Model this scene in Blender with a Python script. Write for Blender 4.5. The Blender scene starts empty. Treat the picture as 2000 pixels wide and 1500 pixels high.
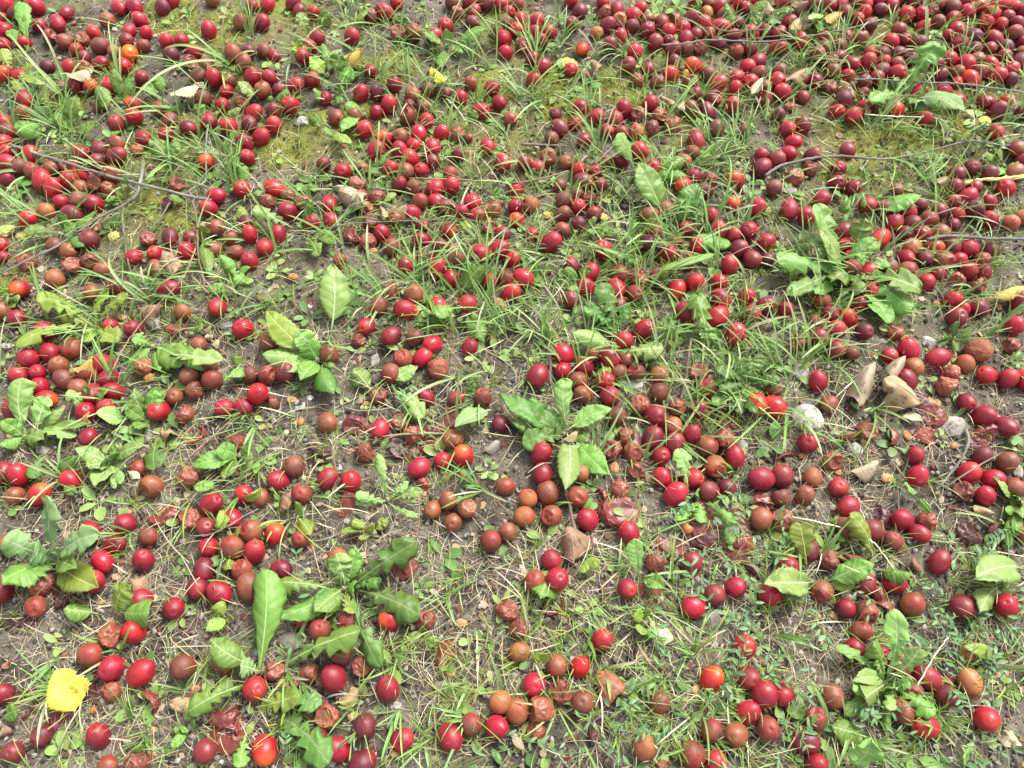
import bpy, bmesh, math, random
import numpy as np
from mathutils import Vector, Matrix, Euler

random.seed(7)
rng = np.random.default_rng(11)
R = math.radians
scene = bpy.context.scene
COL = scene.collection

# ------------------------------------------------------------------ camera, sky, sun, exposure
PITCH = R(62.0)
CAM_H = 1.0
FPX = 1561.0                                   # focal length in pixels of the 2000 px wide photograph
cam_data = bpy.data.cameras.new("camera")
cam_data.sensor_width = 36.0
cam_data.lens = FPX / 2000.0 * 36.0
cam_data.clip_start = 0.02
cam_data.clip_end = 500.0
cam = bpy.data.objects.new("camera", cam_data)
COL.objects.link(cam)
cam.location = (0, 0, CAM_H)
cam.rotation_euler = (R(90) - PITCH, 0, 0)
scene.camera = cam

SUN_EL, SUN_AZ = R(52), R(40)                  # azimuth clockwise from +Y: behind and to the right
world = bpy.data.worlds.new("World")
scene.world = world
world.use_nodes = True
wn = world.node_tree
bg = wn.nodes["Background"]
sky = wn.nodes.new("ShaderNodeTexSky")
sky.sky_type = 'NISHITA'
sky.sun_disc = False
sky.sun_elevation = SUN_EL
sky.sun_rotation = SUN_AZ
sky.air_density = 1.0
sky.dust_density = 4.0
sky.ozone_density = 1.0
hs = wn.nodes.new("ShaderNodeHueSaturation")
hs.inputs["Saturation"].default_value = 0.25
wn.links.new(sky.outputs[0], hs.inputs["Color"])
wn.links.new(hs.outputs[0], bg.inputs["Color"])
bg.inputs["Strength"].default_value = 0.115

sun_data = bpy.data.lights.new("sun", 'SUN')
sun_data.energy = 1.5
sun_data.angle = R(18)
sun_data.color = (1.0, 0.96, 0.90)
sun = bpy.data.objects.new("sun", sun_data)
COL.objects.link(sun)
sd = Vector((math.sin(SUN_AZ) * math.cos(SUN_EL), math.cos(SUN_AZ) * math.cos(SUN_EL), math.sin(SUN_EL)))
sun.rotation_euler = sd.to_track_quat('Z', 'Y').to_euler()
sun.location = sd * 5

scene.view_settings.view_transform = 'Standard'
scene.view_settings.look = 'None'
scene.view_settings.gamma = 1.0
scene.view_settings.exposure = 1.78

# ------------------------------------------------------------------ helpers
def hash3(ix, iy, iz, seed):
    h = (ix * 374761393 + iy * 668265263 + iz * 2147483647 + seed * 1274126177) & 0xFFFFFFFF
    h = ((h ^ (h >> 13)) * 1274126177) & 0xFFFFFFFF
    h = (h ^ (h >> 16)) & 0xFFFFFFFF
    return h / 4294967295.0

def vnoise(p, seed=0):
    """value noise in [0,1] on an (N,3) array"""
    p = np.asarray(p, dtype=np.float64)
    i = np.floor(p).astype(np.int64)
    f = p - i
    f = f * f * (3 - 2 * f)
    out = np.zeros(len(p))
    for dx in (0, 1):
        wx = f[:, 0] if dx else 1 - f[:, 0]
        for dy in (0, 1):
            wy = f[:, 1] if dy else 1 - f[:, 1]
            for dz in (0, 1):
                wz = f[:, 2] if dz else 1 - f[:, 2]
                out += wx * wy * wz * hash3(i[:, 0] + dx, i[:, 1] + dy, i[:, 2] + dz, seed)
    return out

def fbm(p, seed=0, octs=4, gain=0.5):
    a, s, t = 1.0, 0.0, 0.0
    p = np.asarray(p, dtype=np.float64)
    for o in range(octs):
        s = s + a * (vnoise(p, seed + o * 17) - 0.5)
        t += a
        a *= gain
        p = p * 2.03 + 5.1
    return s / t * 2

def ground_h(x, y):
    """height of the soil in metres"""
    x = np.atleast_1d(np.asarray(x, float)); y = np.atleast_1d(np.asarray(y, float))
    p = np.stack([x, y, np.zeros_like(x)], 1)
    h = 0.010 * fbm(p * 3.2, 3, 3) + 0.006 * fbm(p * 14, 9, 3)
    return h

FW = Vector((0, math.cos(PITCH), -math.sin(PITCH)))
UP = Vector((0, math.sin(PITCH), math.cos(PITCH)))

def at(u, v, z=0.0, rel=True):
    """where the sight line of photo pixel (u, v) stands z metres above the soil"""
    d = FW + Vector((1, 0, 0)) * ((u - 1000) / FPX) + UP * ((750 - v) / FPX)
    zz = z
    p = None
    for _ in range(3):
        s = (CAM_H - zz) / -d.z
        p = Vector((0, 0, CAM_H)) + d * s
        if not rel:
            break
        zz = z + float(ground_h(p.x, p.y)[0])
    return p

def scale_at(u, v):
    """metres per photo pixel, across the sight line"""
    y = (750 - v) / FPX
    return CAM_H / (math.sin(PITCH) - y * math.cos(PITCH)) / FPX

def tag(o, label=None, cat=None, group=None, kind=None):
    if label: o["label"] = label
    if cat: o["category"] = cat
    if group: o["group"] = group
    if kind: o["kind"] = kind
    return o

def mesh_np(name, verts, faces, smooth=True, col=None, uv=None):
    """verts (N,3); faces (M,k) array or list"""
    me = bpy.data.meshes.new(name)
    verts = np.asarray(verts, dtype=np.float32)
    faces = np.asarray(faces, dtype=np.int32)
    m, k = faces.shape
    me.vertices.add(len(verts)); me.vertices.foreach_set("co", verts.ravel())
    me.loops.add(m * k); me.loops.foreach_set("vertex_index", faces.ravel())
    me.polygons.add(m)
    me.polygons.foreach_set("loop_start", np.arange(0, m * k, k, dtype=np.int32))
    me.polygons.foreach_set("loop_total", np.full(m, k, dtype=np.int32))
    me.update(calc_edges=True)
    me.polygons.foreach_set("use_smooth", np.full(m, smooth, dtype=bool))
    if col is not None:
        a = me.attributes.new("Col", 'FLOAT_COLOR', 'POINT')
        c = np.ones((len(verts), 4), dtype=np.float32); c[:, :3] = col
        a.data.foreach_set("color", c.ravel())
    if uv is not None:
        l = me.uv_layers.new(name="UVMap")
        l.data.foreach_set("uv", np.asarray(uv, dtype=np.float32)[faces.ravel()].ravel())
    me.validate()
    return me

def fattr(me, name, vals):
    a = me.attributes.new(name, 'FLOAT', 'POINT')
    a.data.foreach_set("value", np.asarray(vals, dtype=np.float32))

def link(name, me, mat=None, parent=None):
    o = bpy.data.objects.new(name, me)
    COL.objects.link(o)
    if mat is not None and len(me.materials) == 0:
        me.materials.append(mat)
    if parent is not None:
        o.parent = parent
    return o

def ico(sub):
    bm = bmesh.new(); bmesh.ops.create_icosphere(bm, subdivisions=sub, radius=1.0)
    v = np.array([x.co[:] for x in bm.verts]); f = np.array([[q.index for q in p.verts] for p in bm.faces])
    bm.free(); return v, f
ICO3, ICO4, ICO5 = ico(3), ico(4), ico(5)

# ------------------------------------------------------------------ material helpers
def newmat(name):
    m = bpy.data.materials.new(name)
    m.use_nodes = True
    nt = m.node_tree
    return m, nt, nt.nodes["Principled BSDF"], nt.links

def N(nt, kind, **kw):
    n = nt.nodes.new(kind)
    for k, v in kw.items():
        if k in n.inputs:
            n.inputs[k].default_value = v
        else:
            setattr(n, k, v)
    return n

def ramp(nt, stops, interp='LINEAR'):
    n = nt.nodes.new("ShaderNodeValToRGB")
    n.color_ramp.interpolation = interp
    e = n.color_ramp.elements
    while len(e) < len(stops):
        e.new(0.5)
    for i, (p, c) in enumerate(stops):
        e[i].position = p
        e[i].color = (*c, 1) if len(c) == 3 else c
    return n

def mixc(nt, fac, a, b, mode='MIX'):
    n = nt.nodes.new("ShaderNodeMix")
    n.data_type = 'RGBA'; n.blend_type = mode
    def put(sock, v):
        if isinstance(v, (int, float)): sock.default_value = v
        elif isinstance(v, tuple): sock.default_value = (*v, 1) if len(v) == 3 else v
        else: nt.links.new(v, sock)
    put(n.inputs[0], fac); put(n.inputs[6], a); put(n.inputs[7], b)
    return n.outputs[2]

def math_n(nt, op, a, b=None, clamp=False):
    n = nt.nodes.new("ShaderNodeMath"); n.operation = op; n.use_clamp = clamp
    for i, v in enumerate((a, b)):
        if v is None: continue
        if isinstance(v, (int, float)): n.inputs[i].default_value = v
        else: nt.links.new(v, n.inputs[i])
    return n.outputs[0]

def noise_n(nt, vec, scale, detail=4, rough=0.55, w=None):
    n = nt.nodes.new("ShaderNodeTexNoise")
    n.inputs["Scale"].default_value = scale
    n.inputs["Detail"].default_value = detail
    n.inputs["Roughness"].default_value = rough
    if vec is not None: nt.links.new(vec, n.inputs["Vector"])
    return n.outputs["Fac"]

def bump_n(nt, bsdf, h, strength, dist):
    b = nt.nodes.new("ShaderNodeBump")
    b.inputs["Strength"].default_value = strength
    b.inputs["Distance"].default_value = dist
    nt.links.new(h, b.inputs["Height"])
    nt.links.new(b.outputs[0], bsdf.inputs["Normal"])
    return b

# ------------------------------------------------------------------ ground
def mat_soil():
    m, nt, b, L = newmat("soil")
    tc = N(nt, "ShaderNodeTexCoord").outputs["Object"]
    n1 = noise_n(nt, tc, 9, 5)
    n2 = noise_n(nt, tc, 70, 6, 0.7)
    n3 = noise_n(nt, tc, 420, 3, 0.6)
    c1 = ramp(nt, [(0.36, (0.016, 0.013, 0.010)), (0.53, (0.062, 0.054, 0.042)), (0.72, (0.190, 0.172, 0.142))])
    L.new(n2, c1.inputs[0])
    c2 = ramp(nt, [(0.38, (0.044, 0.037, 0.027)), (0.58, (0.200, 0.176, 0.136))])
    L.new(n1, c2.inputs[0])
    c = mixc(nt, 0.5, c1.outputs[0], c2.outputs[0])
    r3 = ramp(nt, [(0.36, (0.55, 0.52, 0.5)), (0.5, (1, 1, 1)), (0.66, (1.45, 1.42, 1.38))])
    L.new(n3, r3.inputs[0])
    c = mixc(nt, 0.75, c, r3.outputs[0], 'MULTIPLY')
    # moss stain: a real green-yellow film on the soil, its patches laid out by the attribute
    at_ = N(nt, "ShaderNodeAttribute", attribute_name="moss")
    nm = noise_n(nt, tc, 45, 5, 0.7)
    f = math_n(nt, 'MULTIPLY', at_.outputs["Fac"], math_n(nt, 'MULTIPLY_ADD', nm, 2.0), True)
    mossc = ramp(nt, [(0.3, (0.090, 0.105, 0.020)), (0.7, (0.23, 0.23, 0.050))])
    L.new(n3, mossc.inputs[0])
    c = mixc(nt, f, c, mossc.outputs[0])
    L.new(c, b.inputs["Base Color"])
    b.inputs["Roughness"].default_value = 0.95
    b.inputs["Specular IOR Level"].default_value = 0.2
    h = math_n(nt, 'ADD', math_n(nt, 'MULTIPLY', n2, 1.0), math_n(nt, 'MULTIPLY', n3, 0.5))
    bump_n(nt, b, h, 0.8, 0.004)
    return m

MOSS = [(330,20,60),(440,60,75),(345,45,60),(290,300,45),(560,285,70),(350,260,60),(300,400,60),(345,430,55),(210,440,45),(1185,165,60),
        (1080,150,60),(1690,275,80),(1780,260,90),(1650,345,60),(1100,205,70),(560,20,40),(770,130,60),(1860,250,50),(700,225,50),(30,540,40),
        (1230,190,45),(460,150,50),(480,270,50),(620,240,50),(1350,230,50),(1700,120,60),(240,130,50),(130,200,50),(1610,70,50),(960,170,60)]
MOSS_W = [(at(u, v, 0, False), r * scale_at(u, v)) for u, v, r in MOSS]

def build_ground():
    def axis(lo, hi, step, far):
        fine = np.arange(lo, hi + 1e-6, step)
        out = [hi]; d = step
        while out[-1] < far:
            d *= 1.6; out.append(out[-1] + d)
        neg = [lo]; d = step
        while neg[-1] > -far:
            d *= 1.6; neg.append(neg[-1] - d)
        return np.concatenate([np.array(neg[:0:-1]), fine, np.array(out[1:])])
    xs = axis(-1.12, 1.12, 0.0040, 120); ys = axis(-0.06, 1.50, 0.0040, 120)
    X, Y = np.meshgrid(xs, ys)
    x, y = X.ravel(), Y.ravel()
    p = np.stack([x, y, np.zeros_like(x)], 1)
    near = np.exp(-np.maximum(0, np.hypot(x, y - 0.7) - 1.6))
    h = ground_h(x, y)
    clod = fbm(p * 60, 21, 4, 0.6)
    h = h + near * (0.0046 * clod + 0.0022 * np.maximum(0, fbm(p * 130, 31, 2)) * 2)
    moss = np.zeros_like(x)
    moss = np.clip((y - 0.55) / 0.5, 0, 1) * np.clip(0.12 + fbm(p * 7, 77, 4, 0.65), 0, 0.45)
    for c, r in MOSS_W:
        moss = np.maximum(moss, 1 - np.clip(np.hypot(x - c.x, y - c.y) / r, 0, 1) ** 2)
    nx, ny = len(xs), len(ys)
    i = np.arange(nx * ny).reshape(ny, nx)
    f = np.stack([i[:-1, :-1], i[:-1, 1:], i[1:, 1:], i[1:, :-1]], -1).reshape(-1, 4)
    me = mesh_np("ground", np.stack([x, y, h], 1), f)
    fattr(me, "moss", moss)
    o = link("ground", me, mat_soil())
    tag(o, "bare grey brown soil with patches of moss under the fallen plums", "ground", kind="structure")

build_ground()

# ------------------------------------------------------------------ things that give the plums their bearings
LAND = []          # (u, v, phrase)

def catmull(P, n=8):
    P = [P[0] * 2 - P[1]] + list(P) + [P[-1] * 2 - P[-2]]
    out = []
    for i in range(1, len(P) - 2):
        for k in range(n):
            t = k / n
            a, b, c, d = P[i - 1], P[i], P[i + 1], P[i + 2]
            out.append(0.5 * ((2 * b) + (c - a) * t + (2 * a - 5 * b + 4 * c - d) * t * t + (3 * b - a - 3 * c + d) * t ** 3))
    out.append(P[-2])
    return out

def tube(pts, radii, sides=8, knob=0.0, seed=0):
    V, F = [], []
    n = len(pts)
    r = random.Random(seed)
    prev = None
    for i, p in enumerate(pts):
        t = (pts[min(i + 1, n - 1)] - pts[max(i - 1, 0)]).normalized()
        a = t.cross(Vector((0.13, 0.2, 1))).normalized() if prev is None else (prev - t * prev.dot(t)).normalized()
        prev = a
        b = t.cross(a)
        k = 1 + (knob * r.random() if r.random() < 0.25 else knob * 0.25 * r.uniform(-1, 1))
        for s in range(sides):
            an = 2 * math.pi * s / sides
            V.append(p + (a * math.cos(an) + b * math.sin(an)) * radii[i] * k * (1 + 0.12 * r.uniform(-1, 1)))
    for i in range(n - 1):
        for s in range(sides):
            F.append((i * sides + s, i * sides + (s + 1) % sides, (i + 1) * sides + (s + 1) % sides, (i + 1) * sides + s))
    # closed ends
    for e, base in ((0, 0), (1, (n - 1) * sides)):
        c = len(V); V.append(pts[0] if e == 0 else pts[-1])
        for s in range(sides):
            q = (base + s, base + (s + 1) % sides, c, c)
            F.append(q if e else (q[1], q[0], c, c))
    return V, F

def tube_mesh(name, V, F, origin):
    me = bpy.data.meshes.new(name)
    faces = [tuple(dict.fromkeys(f)) for f in F]
    me.from_pydata([tuple(v - origin) for v in V], [], faces)
    me.polygons.foreach_set("use_smooth", [True] * len(me.polygons))
    me.update()
    return me

# ---- leaf shapes
def leaf_halfwidth(s, kind, k):
    """half width of the blade (1 = full) and backward slant of the teeth at s"""
    if kind == 'D':        # dandelion: narrow stalk, lobes that point back, broad end
        env = np.clip((s - 0.02) / 0.75, 0, 1) ** 0.8 * np.sqrt(np.clip((1 - s) / 0.22, 0, 1)) 
        n = 5.4
        ph = (s * n + k) % 1.0
        lobe = 0.24 + 0.76 * np.where(ph < 0.25, ph / 0.25, 1 - (ph - 0.25) / 0.75) ** 0.9
        lob_amt = np.clip((0.93 - s) / 0.35, 0, 1)
        w = env * (1 - lob_amt * (1 - lobe))
        return np.maximum(w, 0.055 * (s < 0.9))
    if kind == 'R':        # round leaf on a thin stalk
        st = 0.36
        q = np.clip((s - st) / (1 - st), 0, 1)
        w = np.sqrt(np.clip(1 - (2 * q - 1) ** 2, 0, 1)) ** 0.9
        return np.maximum(w, np.where(s < st + 0.03, 0.06, 0))
    if kind == 'L':        # long wavy leaf, blunt end
        w = np.clip(0.16 + 1.0 * np.clip((s - 0.12) / 0.5, 0, 1) ** 1.1, 0, 1) * np.sqrt(np.clip((1 - s) / 0.16, 0, 1))
        w = w * (1 + 0.10 * np.sin(s * 21 + k * 6) + 0.10 * (((s * 9 + k) % 1.0) - 0.5))
        return np.maximum(w, 0.08 * (s < 0.9))
    if kind == 'B':        # birch: broad, doubly toothed, drawn to a point, hardly any stalk
        q = np.clip((s - 0.04) / 0.96, 0, 1)
        w = np.clip(np.minimum(q / 0.30, 1.0) ** 0.55 * np.clip((1 - q) / 0.62, 0, 1) ** 0.55, 0, 1)
        w = w * (1 - 0.22 * np.exp(-((q - 0.62) / 0.05) ** 2) * (k > 0.5))
        w = w * (1 + 0.16 * (((s * 13 + k) % 1.0) - 0.5) + 0.05 * (((s * 41) % 1.0) - 0.5))
        return np.maximum(w, np.where(s < 0.06, 0.05, 0))
    if kind == 'V':        # dead leaf with a wavy, partly torn outline
        q = np.clip((s - 0.06) / 0.94, 0, 1)
        w = np.clip(np.sin(np.pi * q ** 0.8), 0, 1) ** 0.85
        w = w * (1 + 0.14 * np.sin(s * 12 + k * 9) + 0.07 * np.sin(s * 21 + k * 21) - 0.25 * np.exp(-((s - 0.35 - 0.4 * k) / 0.05) ** 2))
        return np.maximum(w, np.where(s < 0.1, 0.06, 0))
    # 'O': oval, toothed, drawn out into a stalk
    q = np.clip((s - 0.17) / 0.83, 0, 1)
    w = np.sin(np.pi * q ** 0.82) ** 0.82
    w = w * (1 + 0.13 * (((s * 11 + k) % 1.0) - 0.5) + 0.05 * np.sin(s * 9 + k * 20))
    return np.maximum(w, np.where(s < 0.30, 0.055, 0))

def leaf_mesh(name, P0, P1, W, kind, arch=None, bend=None, fold=0.25, roll=None, curl=0.0, ns=64, nt=5, ripple=0.06, origin=None, seed=None, veins=0.007, rfreq=9):
    """a leaf blade from P0 to P1 (world), total width W"""
    r = random.Random(seed)
    d = P1 - P0
    ln = d.length
    arch = ln * r.uniform(0.06, 0.16) if arch is None else arch
    bend = ln * r.uniform(-0.08, 0.08) if bend is None else bend
    roll = r.uniform(-0.3, 0.3) if roll is None else roll
    s = np.linspace(0, 1, ns + 1)
    kk = r.random()
    hl = leaf_halfwidth(s, kind, kk) * W / 2
    hr = leaf_halfwidth(s, kind, (kk + (0.35 if kind == 'D' else 0.5)) % 1) * W / 2
    dv = np.array(d); up = np.array((0, 0, 1.0))
    side = np.cross(dv, up); side /= max(1e-9, np.linalg.norm(side))
    tdir = dv / ln
    nrm = np.cross(side, tdir)
    side = side * math.cos(roll) + nrm * math.sin(roll)
    nrm = np.cross(side, tdir)
    c = np.array(P0)[None] + s[:, None] * dv[None] + (4 * s * (1 - s))[:, None] * (up * arch)[None] + (4 * s * (1 - s))[:, None] * (side * bend)[None]
    t = np.linspace(-1, 1, 2 * nt + 1)
    S, T = np.meshgrid(s, t, indexing='ij')
    hw = np.where(T < 0, hl[:, None], hr[:, None])
    off = T * hw
    slant = 0.0
    if kind == 'D':
        slant = -0.42
    pos = c[:, None, :] + off[..., None] * side[None, None, :]
    pos = pos + (np.abs(off) * slant)[..., None] * tdir[None, None, :] * np.clip((0.97 - S) / 0.3, 0, 1)[..., None]
    a = np.abs(T) * hw
    q = np.stack([S.ravel() * rfreq, T.ravel() * 1.5, np.full(S.size, kk * 50)], 1)
    rp = (vnoise(q, 5) - 0.5).reshape(S.shape)
    h = fold * a - curl * a * a / max(W, 1e-6) * 4 + ripple * W * rp * (0.3 + np.abs(T)) \
        - veins * W * np.abs(np.sin((S * 8.5 - np.abs(T) * 1.1) * np.pi)) * np.clip(hw / (W / 2), 0, 1)
    pos = pos + h[..., None] * nrm[None, None, :]
    v = pos.reshape(-1, 3)
    if origin is not None:
        v = v - np.array(origin)[None]
    w = 2 * nt + 1
    i = np.arange((ns + 1) * w).reshape(ns + 1, w)
    f = np.stack([i[:-1, :-1], i[1:, :-1], i[1:, 1:], i[:-1, 1:]], -1).reshape(-1, 4)
    me = mesh_np(name, v, f, uv=np.stack([S.ravel(), T.ravel() * 0.5 + 0.5], 1))
    fattr(me, "across", np.abs(T * hw).ravel() / max(W, 1e-6) * 2)
    mid = v.reshape(ns + 1, w, 3)[:, nt]
    return me, mid

def rib_mesh(mid, W):
    """the raised midrib of a leaf, a tapering round rod along the blade's middle"""
    pts = [Vector(p) + Vector((0, 0, 0.0002)) for p in mid[:-4:3]]
    n = len(pts)
    V, F = tube(pts, [max(0.00022, min(0.0011, W * 0.042) * (1 - 0.85 * i / (n - 1))) for i in range(n)], 6)
    return tube_mesh("midrib", V, F, Vector((0, 0, 0)))

def mat_leaf(name, dark, light, rib, gloss=0.45, transl=0.36, blemish=0.25, blem_col=(0.16, 0.11, 0.04), vb=0.35, bt=0.64):
    m, nt, b, L = newmat(name)
    tc = N(nt, "ShaderNodeTexCoord").outputs["Object"]
    rnd = N(nt, "ShaderNodeObjectInfo").outputs["Random"]
    uv = N(nt, "ShaderNodeUVMap").outputs["UV"]
    sx = N(nt, "ShaderNodeSeparateXYZ"); L.new(uv, sx.inputs[0])
    tt = math_n(nt, 'ABSOLUTE', math_n(nt, 'SUBTRACT', sx.outputs[1], 0.5))         # 0 at the rib, .5 at the edge
    n1 = noise_n(nt, tc, 60, 4)
    c = mixc(nt, n1, dark, light)
    hv = N(nt, "ShaderNodeHueSaturation")
    L.new(c, hv.inputs["Color"])
    L.new(math_n(nt, 'MULTIPLY_ADD', rnd, 0.035), hv.inputs["Hue"]); hv.inputs["Hue"].default_value = 0.5
    hh = nt.nodes[-1]
    L.new(math_n(nt, 'ADD', math_n(nt, 'MULTIPLY', rnd, 0.036), 0.482), hv.inputs["Hue"])
    L.new(math_n(nt, 'ADD', math_n(nt, 'MULTIPLY', rnd, 0.5), 0.78), hv.inputs["Value"])
    c = hv.outputs[0]
    # midrib and side veins
    at_ = N(nt, "ShaderNodeAttribute", attribute_name="across").outputs["Fac"]
    mr = math_n(nt, 'SUBTRACT', 1.0, math_n(nt, 'DIVIDE', at_, 0.075), True)
    vein = math_n(nt, 'ABSOLUTE', math_n(nt, 'SINE', math_n(nt, 'MULTIPLY', math_n(nt, 'SUBTRACT', math_n(nt, 'MULTIPLY', sx.outputs[0], 8.5), math_n(nt, 'MULTIPLY', tt, 2.2)), math.pi)))
    vl = math_n(nt, 'MULTIPLY', math_n(nt, 'SUBTRACT', 1.0, math_n(nt, 'MULTIPLY', vein, 7.0), True), 0.35)
    c = mixc(nt, math_n(nt, 'MAXIMUM', math_n(nt, 'MULTIPLY', mr, 0.8), vl), c, rib)
    n2 = noise_n(nt, tc, 38, 5, 0.7)
    bl = ramp(nt, [(bt, (0, 0, 0)), (bt + 0.07, (1, 1, 1))]); L.new(n2, bl.inputs[0])
    c = mixc(nt, math_n(nt, 'MULTIPLY', bl.outputs[0], blemish), c, blem_col)
    L.new(c, b.inputs["Base Color"])
    b.inputs["Roughness"].default_value = gloss
    b.inputs["Specular IOR Level"].default_value = 0.45
    bump_n(nt, b, math_n(nt, 'ADD', vein, math_n(nt, 'MULTIPLY', noise_n(nt, tc, 260, 3), 0.6)), vb, 0.0014)
    tr = N(nt, "ShaderNodeBsdfTranslucent")
    L.new(c, tr.inputs["Color"])
    mx = N(nt, "ShaderNodeMixShader"); mx.inputs[0].default_value = transl
    L.new(b.outputs[0], mx.inputs[1]); L.new(tr.outputs[0], mx.inputs[2])
    L.new(mx.outputs[0], nt.nodes["Material Output"].inputs[0])
    return m

LEAFM = {
    'g': mat_leaf("leaf_green", (0.130, 0.255, 0.038), (0.190, 0.330, 0.064), (0.32, 0.44, 0.14)),
    'p': mat_leaf("leaf_pale", (0.215, 0.350, 0.080), (0.290, 0.430, 0.125), (0.42, 0.52, 0.25)),
    'd': mat_leaf("leaf_dark", (0.085, 0.185, 0.030), (0.125, 0.240, 0.045), (0.20, 0.28, 0.11)),
    'y': mat_leaf("leaf_yellow_green", (0.200, 0.290, 0.040), (0.270, 0.350, 0.060), (0.34, 0.40, 0.12), blemish=0.5),
    'm': mat_leaf("leaf_grey_mildew", (0.190, 0.300, 0.100), (0.260, 0.375, 0.150), (0.38, 0.44, 0.26), gloss=0.7, blemish=0.3),
}

def mat_rib(name, c):
    m, nt, b, L = newmat(name)
    tc = N(nt, "ShaderNodeTexCoord").outputs["Object"]
    L.new(mixc(nt, noise_n(nt, tc, 90, 3), c, tuple(q * 1.25 for q in c)), b.inputs["Base Color"])
    b.inputs["Roughness"].default_value = 0.5
    return m
RIBM = {'g': mat_rib("rib_green", (0.24, 0.35, 0.13)), 'p': mat_rib("rib_pale", (0.36, 0.45, 0.24)), 'd': mat_rib("rib_reddish", (0.17, 0.16, 0.08)),
        'y': mat_rib("rib_yellow", (0.34, 0.38, 0.12)), 'm': mat_rib("rib_grey", (0.36, 0.38, 0.27))}

def solid(o, t=0.00035):
    md = o.modifiers.new("thickness", 'SOLIDIFY'); md.thickness = t; md.offset = -1

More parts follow.
